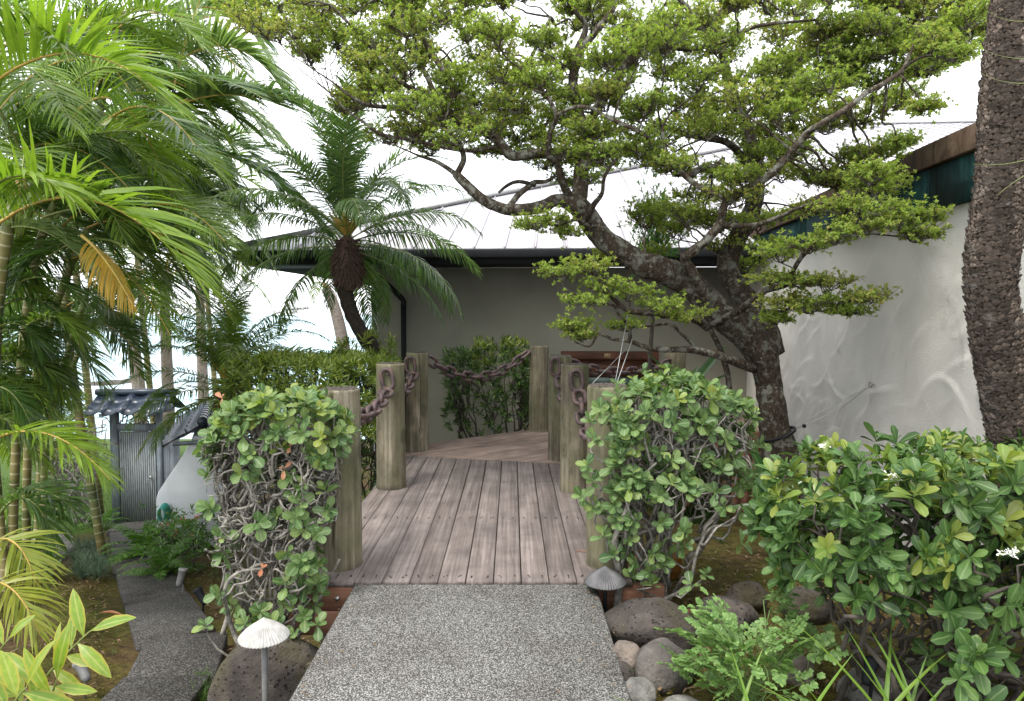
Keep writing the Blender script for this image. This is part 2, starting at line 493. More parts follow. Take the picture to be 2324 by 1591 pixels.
def water_mat():
    N = NT('sea_water')
    v = N.coord('Object')
    w = N.noise(N.coord('Object', (.05, .12, 1)), 1.0, 5, .6)
    foam = N.ramp(N.noise(N.coord('Object', (.02, .06, 1)), 1.0, 6, .7, .5), [(.50, (0, 0, 0)), (.66, (1, 1, 1))])
    c = N.mix(N.math('MULTIPLY', foam, .6), (.31, .44, .48), (.75, .82, .85))
    return N.done(c, .55, N.bump(w, .5, .4), 0, .15)
M_SEA = water_mat()

# ------------------------------------------------------------------ terrain
def path_h(y):
    y = np.asarray(y, float)
    h = -0.95 - .1875 * np.clip(y - 5.23, 0, 9.8)
    return h - 5.6 * sstep(17, 60, y)
def gz(x, y):
    x = np.asarray(x, float); y = np.asarray(y, float)
    right = -.10 - .10 * np.clip(y - 3.2, 0, 6)
    s = sstep(.2, -1.95, x)
    h = right * (1 - s) + path_h(y) * s
    return h - 3.0 * sstep(17, 40, y) * (1 - s)
def grid_axis(parts):
    return np.unique(np.concatenate([np.linspace(a, b, n) for a, b, n in parts]))
gx = grid_axis([(-90, -14, 24), (-14, -8, 26), (-8, 5, 105), (5, 60, 14)])
gy = grid_axis([(-8, 1.5, 10), (1.5, 14, 110), (14, 70, 40), (70, 90, 4)])
XX, YY = np.meshgrid(gx, gy, indexing='ij')
ZZ = gz(XX, YY)
pp = np.stack([XX, YY, XX * 0], -1)
ZZ = ZZ + .03 * noise3(pp, 2.1, 1) + .014 * noise3(pp, 7.5, 2) + .007 * noise3(pp, 19, 3)
ZZ = ZZ - .10 * np.exp(-((XX + .23) / 1.0) ** 4) * (YY < 4.2)
PCL = np.array([(-2.35, 3.0), (-2.45, 4.75), (-2.72, 5.45), (-4.86, 8.85), (-7.05, 12.5), (-7.5, 13.6)])
dpath = np.full(XX.shape, 9.0)
for i in range(5):
    a, ab = PCL[i], PCL[i + 1] - PCL[i]
    t = np.clip(((XX - a[0]) * ab[0] + (YY - a[1]) * ab[1]) / (ab @ ab), 0, 1)
    dpath = np.minimum(dpath, np.hypot(XX - a[0] - t * ab[0], YY - a[1] - t * ab[1]))
ZZ = ZZ - .07 * sstep(.62, .42, dpath)
ni, nj = XX.shape
idx = np.arange(ni * nj).reshape(ni, nj)
q = np.stack([idx[:-1, :-1], idx[1:, :-1], idx[1:, 1:], idx[:-1, 1:]], -1).reshape(-1, 4)
MB().add(np.stack([XX, YY, ZZ], -1).reshape(-1, 3), q).build('ground', M_GROUND, smooth=True, kind='structure', label='brown mossy earth sloping down to the left')
mb = MB(); s = 9000
mb.add([[-s, 40, -8], [s, 40, -8], [s, s, -8], [-s, s, -8]], [[0, 1, 2, 3]])
mb.build('sea', M_SEA, kind='structure', label='pale bright sea seen through the palms')

# ------------------------------------------------------------------ concrete walkway and lower path
mb = MB()
prism(mb, [(-.955, -3), (.50, -3), (.535, 4.275), (-1.0, 4.275)], -.16, -.008, .012)
mb.build('walkway', M_CONC, kind='structure', label='exposed aggregate concrete walkway leading to the deck')

path = thing('path', 'narrow dark concrete slab path leading down to the gate', 'path', kind='structure')
pc = [(-2.35, 3.2), (-2.45, 4.75), (-2.72, 5.45), (-4.86, 8.85), (-7.05, 12.5), (-7.35, 13.2)]
pc = np.array(pc)
def slab(p0, p1, w, z0, z1, skew=0.0):
    d = nrm(p1 - p0); n = np.array([-d[1], d[0]])
    sk = d * skew
    poly = [p0 - n * w[0] / 2 - sk, p0 + n * w[0] / 2 + sk, p1 + n * w[1] / 2 + sk, p1 - n * w[1] / 2 - sk]
    area = sum(poly[i][0] * poly[(i + 1) % 4][1] - poly[(i + 1) % 4][0] * poly[i][1] for i in range(4))
    if area < 0: poly = poly[::-1]
    ins = inset_poly(poly, .008)
    def zz(p): return z0 + (z1 - z0) * np.clip(np.dot(np.array(p) - p0, d) / np.linalg.norm(p1 - p0), 0, 1)
    v = [[*p, zz(p) - .18] for p in poly] + [[*p, zz(p) - .01] for p in poly] + [[*p, zz(p)] for p in ins]
    f = [[3, 2, 1, 0], [8, 9, 10, 11]]
    for i in range(4):
        j = (i + 1) % 4
        f += [[i, j, 4 + j, 4 + i], [4 + i, 4 + j, 8 + j, 8 + i]]
    return MB().poly(v, f).build('slab', M_SLAB, path)
slab(pc[0], pc[1], (.62, .60), -.83, -.86, .0)
slab(pc[1] + [0, .02], pc[2] + [.03, .12], (.62, .62), -.92, -.95, .04)
A, B = pc[2] + [-.08, .16], pc[3]
segs = [0, .42, 1.0]
for i in range(2):
    a = A + (B - A) * segs[i] + nrm(B - A) * .015; b = A + (B - A) * segs[i + 1]
    slab(a, b, (.60, .60), float(path_h(a[1])) + .03 - .02 * i, float(path_h(b[1])) + .03 - .02 * i)
slab(B + nrm(pc[4] - B) * .01, B + (pc[4] - B) * .52, (.66, .64), float(path_h(8.85)) + .0, float(path_h(10.7)) + .02)
slab(B + (pc[4] - B) * .525, pc[4], (.64, .66), float(path_h(10.7)) + .0, float(path_h(12.5)) + .03)
slab(pc[4] + [-.01, .03], pc[5] + [0, .25], (.8, .8), float(path_h(12.5)) + .04, float(path_h(13.3)) + .06)

edge = thing('stone_edging', 'row of flat pale stones edging the bed beside the lower path', 'edging', kind='structure')
rr = random.Random(3)
ring = []
for t in np.linspace(0, 1, 9):
    p = np.array([-6.15, 8.2]) + (np.array([-7.9, 11.6]) - np.array([-6.15, 8.2])) * t + np.array([.25 * math.sin(t * 3), 0])
    n = 8; poly = []
    for k in range(n):
        a = 2 * math.pi * k / n
        poly.append((p[0] + .30 * rr.uniform(.8, 1.1) * math.cos(a), p[1] + .24 * rr.uniform(.8, 1.1) * math.sin(a)))
    z = float(gz(*p)) + .06
    mb = MB(); prism(mb, poly, z - .2, z, .02)
    mb.build('stone', M_ROCKG, edge)

# ------------------------------------------------------------------ deck (bridge)
PW = .178
BL0, BL1 = np.array([-1.42, 8.24]), np.array([.80, 7.70])      # the mitre where the deck turns
bn = BL1 - BL0; bn = nrm(np.array([-bn[1], bn[0]]))             # points to the far side
bc = float(np.dot(bn, BL0))
deck = thing('wooden_deck', 'weathered plank footbridge that turns right towards the house', 'deck')
for k in range(-7, 5):
    x0 = -.119 + PW * k + .0035; x1 = -.119 + PW * (k + 1) - .0035
    poly = clip_poly([(x0, 4.30 + rr.uniform(-.004, .004)), (x1, 4.30), (x1, 9.5), (x0, 9.5)], bn, bc - .004)
    cxy = np.array([(x0 + x1) / 2, 6.3])
    dz = rr.uniform(-.0025, .0025)
    mb = MB(); prism(mb, [p - cxy for p in poly], -.038 + dz, 0 + dz, .005)
    mb.build('plank', M_DECK, deck, loc=(*cxy, 0))
d2 = nrm(np.array([1.29, 1.01])); n2 = np.array([-d2[1], d2[0]])
ang2 = math.atan2(d2[1], d2[0]) - math.pi / 2
far_c = float(np.dot(n2, (-1.09, 9.02)))
near_c = float(np.dot(n2, (.80, 7.70)))
kk = int((far_c - near_c) / PW) + 1
for k in range(kk + 1):
    a = far_c - PW * (k + 1) + .005; b = far_c - PW * k - .005
    def pt(c, s): return n2 * c + d2 * s
    poly = clip_poly([pt(a, 2), pt(a, 12.5), pt(b, 12.5), pt(b, 2)], -bn, -bc - .004)
    if len(poly) < 3: continue
    area = sum(poly[i][0] * poly[(i + 1) % len(poly)][1] - poly[(i + 1) % len(poly)][0] * poly[i][1] for i in range(len(poly)))
    if area < 0: poly = poly[::-1]
    c0 = np.mean(poly, axis=0)
    ca, sa = math.cos(-ang2), math.sin(-ang2)
    loc = [np.array([ca * (p - c0)[0] - sa * (p - c0)[1], sa * (p - c0)[0] + ca * (p - c0)[1]]) for p in poly]
    mb = MB(); prism(mb, loc, -.038, rr.uniform(-.002, .002), .005)
    mb.build('plank', M_DECK2, deck, mw=Matrix.Translation((*c0, 0)) @ Matrix.Rotation(ang2, 4, 'Z'))
# joists, end beams
def beam(x0, x1, y0, y1, z0, z1, name='beam', m=None):
    c = np.array([(x0 + x1) / 2, (y0 + y1) / 2, (z0 + z1) / 2])
    mb = MB(); box(mb, x0 - c[0], x1 - c[0], y0 - c[1], y1 - c[1], z0 - c[2], z1 - c[2])
    o = mb.build(name, m or M_BEAM, deck, loc=c)
    bv = o.modifiers.new('bevel', 'BEVEL'); bv.width = .006; bv.segments = 1
    return o
beam(-1.46, .98, 4.315, 4.40, -.20, -.042)
beam(-1.60, -1.03, 4.31, 4.36, -.36, -.205)
beam(.56, 1.16, 4.31, 4.36, -.36, -.205)
for x in (-1.22, -.3, .62):
    beam(x - .06, x + .06, 4.42, 7.8, -.22, -.044, 'joist')
for x in (-1.36, .95):
    beam(x - .02, x + .02, 4.42, 7.6, -.20, -.046, 'joist')
mbb = MB(); v, f = lathe([(0.0, 0), (.016, 0), (.016, .008), (.0, .011)], 10)
mbb.add(v, f); bolt_me = mbb.mesh('bolt', M_STEEL)
for x, z in ((-1.38, -.12), (-1.12, -.12), (-1.5, -.28), (.70, -.28), (1.05, -.28)):
    y = 4.315 if z > -.2 else 4.31
    link('bolt', bolt_me, deck, mw=Matrix.Translation((x, y, z)) @ Matrix.Rotation(R(90), 4, 'X'))
# screw heads at the plank ends
mbb = MB(); v, f = lathe([(0.0, 0.0015), (.006, .001), (.006, -.002)], 8)
mbb.add(v, f); screw_me = mbb.mesh('screw', M_CRACK)
for k in range(-7, 5):
    for y in (4.37, 4.39, 5.65, 5.68, 6.9):
        for s_ in (.25, .75):
            link('screw', screw_me, deck, loc=(-.119 + PW * (k + s_) + rr.uniform(-.01, .01), y + rr.uniform(-.01, .01), .0015))

# ------------------------------------------------------------------ posts
def post(x, y, h, r, label, seed, crack=None, square_cap=False):
    t = thing('timber_post', label, 'post', 'round timber posts along the deck')
    t.location = (x, y, 0)
    r_ = np.random.default_rng(seed)
    S, K = 80, 22
    a = np.linspace(0, 2 * np.pi, S, endpoint=False)
    zs = np.concatenate([[-.9, -.002], np.linspace(.004, h - .02, K), [h - .006, h]])
    rad = r * (1 + .012 * np.sin(a * 2 + r_.uniform(0, 6)) + .012 * np.sin(a * 5 + r_.uniform(0, 6)))[None, :] * (1 + .01 * r_.normal(size=(len(zs), 1)))
    rad *= (1.03 - .05 * np.clip(zs, 0, h) / h)[:, None]
    if crack is not None:
        j = int(crack / (2 * math.pi) * S) % S
        for k in range(2, len(zs)):
            f = zs[k] / h
            if f > .18:
                jj = (j + int(round(2.2 * math.sin(f * 3)))) % S
                rad[k, jj] *= .70
    for _ in range(7):
        j0 = int(r_.integers(S)); a0, a1 = sorted(r_.uniform(.05, 1.0, 2)); dj = r_.uniform(-2, 2)
        for k in range(2, len(zs) - 1):
            f = zs[k] / h
            if a0 < f < a1: rad[k, (j0 + int(dj * f)) % S] *= r_.uniform(.90, .96)
    rad[-2] *= .985 + .01 * np.sin(a * 7); rad[-1] *= .94 + .03 * np.sin(a * 5 + 1)
    v = np.stack([rad * np.cos(a), rad * np.sin(a), np.repeat(zs[:, None], S, 1)], -1).reshape(-1, 3)
    tilt = r_.normal(size=2) * .006
    v[:, 0] += v[:, 2] * tilt[0]; v[:, 1] += v[:, 2] * tilt[1]
    n = len(zs)
    i = np.arange(n - 1)[:, None] * S; jx = np.arange(S)[None, :]; j2 = (jx + 1) % S
    q = np.stack([i + jx, i + j2, i + S + j2, i + S + jx], -1).reshape(-1, 4)
    MB().add(v, q).build('shaft', M_POST, t, smooth=True)
    # weathered end grain on top
    rt = rad[-1]; pr = []
    for fr, dz in ((1.0, 0), (.7, .004), (.35, -.002), (.02, .0)):
        pr.append(np.stack([rt * fr * np.cos(a) + h * tilt[0], rt * fr * np.sin(a) + h * tilt[1], np.full(S, h + dz) + .004 * r_.normal(size=S) * (fr > .1)], -1))
    v = np.concatenate(pr)
    i = np.arange(3)[:, None] * S
    q = np.stack([i + jx, i + j2, i + S + j2, i + S + jx], -1).reshape(-1, 4)
    MB().add(v, q).build('end_grain', M_POSTTOP, t, smooth=True)
    return t
PR = .138
POSTS = {
    'L1': (-1.165, 4.60, 1.20), 'L2': (-1.19, 6.70, 1.22), 'L3': (-1.185, 8.52, 1.225), 'F': (.385, 9.95, 1.24),
    'R1': (.648, 4.62, 1.22), 'R2': (.605, 6.58, 1.22), 'R3': (.565, 8.00, 1.22)}
post(*POSTS['L1'], PR, 'nearest left post, tall crack down its face, beside tangled shrub', 1, 4.55)
post(*POSTS['L2'], PR, 'second left post with heavy chain link hung on its front', 2)
post(*POSTS['L3'], PR, 'third left post, where the deck turns', 3, 5.1)
post(*POSTS['F'], PR, 'far post against the house wall at end of sagging chain', 4)
post(*POSTS['R1'], PR, 'nearest right post half hidden by round-leaved shrub and dark lamp', 5)
post(*POSTS['R2'], PR, 'second right post with big knot and heavy link', 6)
post(*POSTS['R3'], PR, 'third right post mostly hidden behind a nearer post', 7)

# ------------------------------------------------------------------ chains
def rust_mat():
    N = NT('painted_rusty_chain')
    v = N.coord('Object', offs=N.randvec())
    c = N.ramp(N.noise(v, 14, 5, .65), [(.3, (.030, .022, .024)), (.5, (.085, .058, .058)), (.65, (.13, .075, .06)), (.8, (.16, .07, .04))])
    return N.done(c, .6, N.bump(N.noise(v, 60, 4), .35, .004), .25, .5)
M_CHAIN = rust_mat()
def link_mesh(L=.235, W=.150, t=.021):
    hw, hl = W / 2 - t, L / 2 - W / 2
    pts = []
    for a in np.linspace(-np.pi / 2, np.pi / 2, 8): pts.append((hl + hw * math.cos(a), hw * math.sin(a), 0))
    for a in np.linspace(np.pi / 2, 3 * np.pi / 2, 8): pts.append((-hl + hw * math.cos(a), hw * math.sin(a), 0))
    pts = np.array(pts); n = len(pts); S = 10
    T = nrm(np.roll(pts, -1, 0) - np.roll(pts, 1, 0)); Z = np.array([0, 0, 1.0]); N_ = np.cross(Z, T)
    a = np.linspace(0, 2 * np.pi, S, endpoint=False)
    v = (pts[:, None] + t * (np.cos(a)[None, :, None] * N_[:, None] + np.sin(a)[None, :, None] * Z)).reshape(-1, 3)
    i = np.arange(n)[:, None]; i2 = (i + 1) % n; j = np.arange(S)[None]; j2 = (j + 1) % S
    q = np.stack([i * S + j, i * S + j2, i2 * S + j2, i2 * S + j], -1).reshape(-1, 4)
    return MB().add(v, q).mesh('link', M_CHAIN, True)
LINK = link_mesh()
PITCH = .235 - 4 * .021 + .012
def chain(p0, p1, sag, label, first_flat=True):
    t = thing('chain', label, 'chain', 'heavy chains slung between the posts')
    p0, p1 = np.array(p0, float), np.array(p1, float)
    s = np.linspace(0, 1, 200)
    c = p0 + (p1 - p0) * s[:, None]; c[:, 2] -= sag * 4 * s * (1 - s)
    ln = np.concatenate([[0], np.cumsum(np.linalg.norm(np.diff(c, axis=0), axis=1))])
    n = max(2, int(round(ln[-1] / PITCH)))
    for k in range(n):
        u = (k + .5) / n * ln[-1]
        pos = np.array([np.interp(u, ln, c[:, i]) for i in range(3)])
        u0, u1 = max(0, u - .05), min(ln[-1], u + .05)
        T = nrm([np.interp(u1, ln, c[:, i]) - np.interp(u0, ln, c[:, i]) for i in range(3)])
        up = np.array([0, 0, 1.0]); side = nrm(np.cross(up, T)); nn = np.cross(T, side)
        roll = R(90 if (k % 2 == 0) == first_flat else 0) + rr.uniform(-.18, .18)
        y = side * math.cos(roll) + nn * math.sin(roll); z = np.cross(T, y)
        m = Matrix(((T[0], y[0], z[0], pos[0]), (T[1], y[1], z[1], pos[1]), (T[2], y[2], z[2], pos[2]), (0, 0, 0, 1)))
        link('link', LINK, t, mw=m)
    return t
def hang_link(x, y, z, tiltx, par):
    """link hung flat against the front of a post, and its eye bolt"""
    m = Matrix.Translation((x, y, z)) @ Matrix.Rotation(R(tiltx), 4, 'Y') @ Matrix.Rotation(R(90), 4, 'X')
    link('link', LINK, par, mw=m)
    mb = MB(); v, f = lathe([(0, 0), (.022, 0), (.022, .012), (.012, .014), (.012, .05), (0, .052)], 10)
    mb.add(v, f)
    link('eye_bolt', mb.mesh('eye_bolt', M_CHAIN, True), par, mw=Matrix.Translation((x, y + .045, z + .045)) @ Matrix.Rotation(R(90), 4, 'X'))
def front(k, z=1.08, dy=.0): x, y, h = POSTS[k]; return np.array([x, y - PR - .03 + dy, z])
def back(k, z=1.08): x, y, h = POSTS[k]; return np.array([x, y + PR + .02, z])
f2 = front('L2'); ch = chain(f2 + [0, -.02, -.10], back('L1', 1.02), .12, 'rusty chain from nearest left post to the second left post', False)
hang_link(f2[0], f2[1], f2[2], 82, ch)
f3 = front('L3'); ch = chain(f3 + [-.02, -.02, -.10], back('L2', 1.02), .16, 'rusty chain between second and third left posts', False)
hang_link(f3[0] - .06, f3[1] + .02, f3[2], 84, ch)
x, y, h = POSTS['L3']; xf, yf, hf = POSTS['F']
chain((x + PR * .8 + .02, y + .06, 1.14), (xf - PR - .02, yf - .03, 1.16), .29, 'long sagging chain from third left post to the far post')
f2 = front('R2'); ch = chain(f2 + [.02, -.02, -.10], back('R1', 1.0), .30, 'dark chain from second right post down behind the shrub', False)
hang_link(f2[0], f2[1], f2[2], 86, ch)
f3 = front('R3'); ch = chain(f3 + [-.02, -.02, -.10], back('R2', 1.0), .22, 'short dark chain between second and third right posts', False)
hang_link(f3[0] - .07, f3[1] + .02, f3[2] + .02, 88, ch)
x, y, h = POSTS['R3']
PX = np.array([x, y]) + d2 * 2.1
post(PX[0], PX[1], 1.2, PR, 'right hand post on the turned deck behind the shrub', 8)
chain((x + PR * .8, y + .08, 1.12), (PX[0] - .1, PX[1] - .1, 1.05), .12, 'chain running right in front of the red timber board')
x, y, h = POSTS['L1']
ch = thing('chain', 'short rusty chain end on left side of the nearest left post', 'chain', 'heavy chains slung between the posts')
for k in range(2):
    link('link', LINK, ch, mw=Matrix.Translation((x - PR - .035, y - .03 - .02 * k, 1.06 - .13 * k)) @ Matrix.Rotation(R(80), 4, 'Y') @ Matrix.Rotation(R(90 * k), 4, 'X'))

# ------------------------------------------------------------------ house
E1 = nrm(np.array([.063, 1.0])); E2 = np.array([E1[1], -E1[0]])
W0 = np.array([-2.23, 11.5])                                   # left corner of the back wall
def HB(u, v, z):                                                # house coordinates: u along the back wall, v into the house
    p = W0 + E2 * u + E1 * v
    return [p[0], p[1], z]
RWU = 6.05                                                      # where the right wing starts along the back wall
house = thing('house', 'pale stucco house with metal hip roof and copper trimmed right wing', 'house')
def hbox(name, u0, u1, v0, v1, z0, z1, m, parent=house, label=None, bevel=0):
    mb = MB()
    v = [HB(u, w, z) for u in (u0, u1) for w in (v0, v1) for z in (z0, z1)]
    # faces flipped because (E2, E1) is right-handed
    mb.add(np.array(v), BOXF)
    o = mb.build(name, m, parent, label=label)
    if bevel:
        b = o.modifiers.new('bevel', 'BEVEL'); b.width = bevel; b.segments = 2
    return o
SOF = 2.46
hbox('wall', 0, RWU + .2, 0, .3, -3.2, SOF, M_STUCCO_SHADE, label='shaded back wall under the eave')
rw = np.random.default_rng(91)
gv = np.linspace(-9.6, -.002, 400); gzz = np.linspace(-1.4, 2.555, 170)
VV, ZW = np.meshgrid(gv, gzz, indexing='ij'); HH = np.zeros_like(VV)
for _ in range(330):                                            # trowel strokes: a crisp crest that fades away behind
    v0, z0 = rw.uniform(-9.6, 0), rw.uniform(-1.2, 2.5); ph = rw.normal(R(-48), .5); ln_ = rw.uniform(.22, .75); cv_ = rw.normal(0, .9)
    dv, dz_ = VV - v0, ZW - z0
    al = dv * math.cos(ph) + dz_ * math.sin(ph); ac = -dv * math.sin(ph) + dz_ * math.cos(ph) - cv_ * al * al
    env = np.exp(-(al / (ln_ * .5)) ** 4)
    HH += rw.uniform(.005, .015) * env * np.where(ac > 0, np.exp(-(ac / .022) ** 2), np.exp(ac / rw.uniform(.05, .14)))
HH = np.clip(HH, 0, .045)
pw = W0[None, None] + E2 * (RWU - HH)[..., None] + E1 * VV[..., None]
ni_, nj_ = VV.shape; ix_ = np.arange(ni_ * nj_).reshape(ni_, nj_)
MB().add(np.stack([pw[..., 0], pw[..., 1], ZW], -1).reshape(-1, 3), np.stack([ix_[:-1, :-1], ix_[:-1, 1:], ix_[1:, 1:], ix_[1:, :-1]], -1).reshape(-1, 4)).build('wall', M_STUCCO, house, smooth=True, label='light right wall with swirled trowel marks')
hbox('wall_core', RWU + .006, RWU + .3, -9.6, -.002, -1.4, 2.55, M_STUCCO)
hbox('wall', 0, .3, .302, 10, -3.2, SOF, M_STUCCO_SHADE)
M_PEBBLE = aggregate_mat('pebbled_column', (.25, .25, .25), (.55, .55, .54), (.75, .75, .74), 60, .2)
hbox('corner_column', -.13, -.003, .05, .35, -3.2, SOF - .01, M_PEBBLE)
# roof: front slope with standing seams, left slope, black eaves
EV, EZ, PITCHR = -.95, 2.68, math.tan(R(20.5))
EU = -1.95
def slope(u, v): return EZ + (v - EV) * PITCHR
RV = EV + 15.6
pan = .46
mseam = M_ROOF
u = EU
k = 0
while u < 24:
    u1 = u + pan
    # the hip cuts the left end: v <= EV + (u - EU)
    vt0 = min(RV, EV + max(0, u - EU)); vt1 = min(RV, EV + max(0, u1 - EU))
    z = .03
    base = [HB(u + .004, EV - .04, slope(0, EV - .04) + z), HB(u1 - .004, EV - .04, slope(0, EV - .04) + z), HB(u1 - .004, vt1, slope(0, vt1) + z), HB(u + .004, max(vt0, EV), slope(0, max(vt0, EV)) + z)]
    low = [[p[0], p[1], p[2] - .025] for p in base]
    mb = MB(); mb.poly(np.array(low + base), [[3, 2, 1, 0], [4, 5, 6, 7], [0, 1, 5, 4], [1, 2, 6, 5], [2, 3, 7, 6], [3, 0, 4, 7]])
    mb.build('roof_panel', M_ROOF, house)
    if vt1 - EV > .3:
        a0, a1 = np.array(HB(u1, EV - .045, slope(0, EV - .045) + z)), np.array(HB(u1, vt1, slope(0, vt1) + z))
        e = np.array([E2[0], E2[1], 0]) * .007; up = np.array([0, 0, .028])
        vv = np.array([a0 - e, a0 + e, a0 + e + up, a0 - e + up, a1 - e, a1 + e, a1 + e + up, a1 - e + up])
        mb = MB(); mb.poly(vv, [[0, 1, 2, 3], [7, 6, 5, 4], [0, 4, 5, 1], [1, 5, 6, 2], [2, 6, 7, 3], [3, 7, 4, 0]])
        mb.build('roof_seam', M_ROOF, house)
    u = u1; k += 1
mb = MB()   # left slope, running back
mb.poly(np.array([HB(EU, EV, EZ + .01), HB(EU + 15.6, RV, slope(0, RV) + .01), HB(EU + 15.6, RV + 12, slope(0, RV) + .01), HB(EU, RV + 12, EZ + .01)]), [[0, 1, 2, 3]])
mb.build('roof_slope', M_ROOF, house)
mb = MB()   # hip cap
add_tube(mb, np.array([HB(EU - .02, EV - .02, EZ + .06), HB(EU + 15.6, RV, slope(0, RV) + .08)]), .05, 6)
mb.build('hip_cap', M_RAIL, house)
mb = MB()
add_tube(mb, np.array([HB(EU + 15.6, RV, slope(0, RV) + .06), HB(24, RV, slope(0, RV) + .06)]), .05, 6)
mb.build('ridge_cap', M_RAIL, house)
hbox('soffit', EU + .1, RWU - .01, EV + .1, 0, SOF + .005, SOF + .04, M_BLACK)
hbox('soffit', EU + .1, -.003, .003, 22, SOF + .005, SOF + .04, M_BLACK)
hbox('fascia', EU + .05, RWU - .05, EV + .03, EV + .09, SOF - .0, EZ + .01, M_BLACK, bevel=.006)
hbox('fascia', EU + .03, EU + .09, EV + .1, 22, SOF - .0, EZ + .0, M_BLACK)
hbox('gutter', EU - .06, RWU - .06, EV - .085, EV + .02, EZ - .14, EZ - .005, M_BLACK, bevel=.02)
hbox('gutter', EU - .09, EU + .02, EV + .03, 22, EZ - .14, EZ - .006, M_BLACK, bevel=.02)
# downspout, wall vent, security light
def hp(u, v, z): return np.array(HB(u, v, z))
uds = (P(917, 700, 11.45)[0] - W0[0]) / E2[0]
mb = MB()
v = []
add_tube(mb, catmull([hp(uds - .42, EV + .25, SOF - .02), hp(uds - .3, EV + .55, SOF - .18), hp(uds - .02, -.10, SOF - .50), hp(uds, -.07, SOF - .62)], 5), .045, 8)
add_tube(mb, np.array([hp(uds, -.07, SOF - .62), hp(uds, -.07, -.6)]), .045, 8)
mb.build('downspout', M_BLACK, house, smooth=True)
pv = P(1005, 657, 11.4)
mb = MB(); vv, ff = lathe([(0, .05), (.04, .05), (.05, .0), (.05, -.03)], 14); mb.add(vv, ff)
link('wall_vent', mb.mesh('wall_vent', M_BLACK, True), house, mw=Matrix.Translation((pv[0], 11.5 - .063 * (pv[0] + 2.23) - .03, pv[2])) @ Matrix.Rotation(R(90), 4, 'X'))

# right wing: copper trim, top flashing and low roof
def rbox(name, v0, v1, off0, off1, z0, z1, m, bevel=0):
    return hbox(name, RWU - off1, RWU - off0, v0, v1, z0, z1, m, bevel=bevel)
vlen = 9.6; npan = 7
for k in range(npan):
    v0 = -vlen + k * (vlen / npan); v1 = v0 + vlen / npan - .006
    rbox('copper_panel', v0, v1 - .0, .004 + .002 * (k % 2), .075 + .002 * (k % 2), 2.54, 2.875, M_COPG)
    rbox('copper_fascia', v0 + .4, v1 + .4 if k < npan - 1 else v1, .004, .125 + .002 * (k % 2), 2.88, 3.065, M_COPB, bevel=.008)
for v_ in (-7.7, -6.9, -5.2):
    mb = MB(); vv, ff = lathe([(0, .012), (.012, .012), (.02, 0)], 10); mb.add(vv, ff)
    p = HB(RWU - .128, v_, 2.97)
    link('fascia_rivet', mb.mesh('fascia_rivet', M_COPB), house, mw=Matrix.Translation(p) @ Matrix.Rotation(R(-90), 4, 'Y'))
mb = MB()
mb.poly(np.array([HB(RWU - .1, -vlen, 3.07), HB(RWU + 4, -vlen, 3.11), HB(RWU + 4, -.5, 3.11), HB(RWU - .1, -.5, 3.07)]), [[0, 1, 2, 3]])
mb.build('roof_slope', M_ROOF, house)
mb = MB()
a = np.array(HB(RWU + .45, -7.3, 3.05)); b = np.array(HB(RWU + 1.6, -8.6, 3.62)); c = np.array(HB(RWU + 3.6, -8.6, 3.62)); d = np.array(HB(RWU + 3.6, -7.3, 3.05))
up = np.array([0, 0, .07])
mb.poly(np.array([a, b, c, d, a + up, b + up, c + up, d + up]), [[3, 2, 1, 0], [4, 5, 6, 7], [0, 1, 5, 4], [1, 2, 6, 5], [2, 3, 7, 6], [3, 0, 4, 7]])
mb.build('roof_monitor', M_BLACK, house)

# red timber counter / board on the back wall with a small plaque and green panel below
bd = thing('timber_board', 'dark red timber board with small plaque fixed to back wall', 'board')
bu0 = (P(1275, 800, 11.2)[0] - W0[0]); bu1 = (P(1500, 800, 11.0)[0] - W0[0])
z1, z2, z3, z4 = P(1380, 798, 11.1)[2], P(1380, 816, 11.1)[2], P(1380, 856, 11.1)[2], P(1380, 884, 11.1)[2]
hbox('rail', bu0, bu1, -.14, -.003, z2, z1, M_RED, bd, bevel=.006)
hbox('board', bu0 + .05, bu1, -.07, -.004, z3, z2 - .003, M_RED, bd)
hbox('panel', bu0 + .05, bu1, -.06, -.004, z4, z3 - .003, M_GREENP, bd)
hbox('rail', bu0, bu1, -.12, -.004, z4 - .07, z4 - .003, M_BEAM, bd)
pu = P(1381, 807, 11.1)[0] - W0[0]
hbox('plaque', pu - .055, pu + .055, -.148, -.142, z2 + .02, z1 - .03, M_PLAQUE, bd)

# vertical board skirting beside the tree
fence = thing('board_screen', 'low screen of reddish vertical boards behind the tree trunk', 'screen')
for k in range(11):
    p = P(1560 + k * 20, 1090, 7.6)
    mb = MB(); box(mb, -.045, .045, -.012, .012, -.9, .42 + .01 * (k % 3))
    mb.build('board', M_BEAM, fence, loc=(p[0], 7.6 - .03 * k, 0))

# ring hook and guy wires
M_WIRE = simple('steel_wire', (.30, .30, .29), .4, .6)
hk = thing('wall_ring', 'small steel ring hook on the light right wall', 'hook')
def wall_pt(px, py):                                            # point on the right wall face
    r_ = (px - CX) / FPX
    c = np.array(HB(RWU, 0, 0)[:2]); s_ = E1[0] / E1[1]
    Y = (c[0] - s_ * c[1]) / (r_ - s_)
    return P(px, py, Y)
wp = wall_pt(1990, 873)
a = np.linspace(0, 2 * np.pi, 17)
mb = MB(); add_tube(mb, np.stack([np.full(17, -.06), .028 * np.cos(a), .028 * np.sin(a)], -1) + wp, .006, 6, False)
mb.build('ring', M_WIRE, hk, smooth=True)
mb = MB(); add_tube(mb, np.array([wp + [0, 0, .0], wp + [-.035, 0, 0]]), .008, 6)
mb.build('shank', M_WIRE, hk)
wp2 = wall_pt(1993, 768)
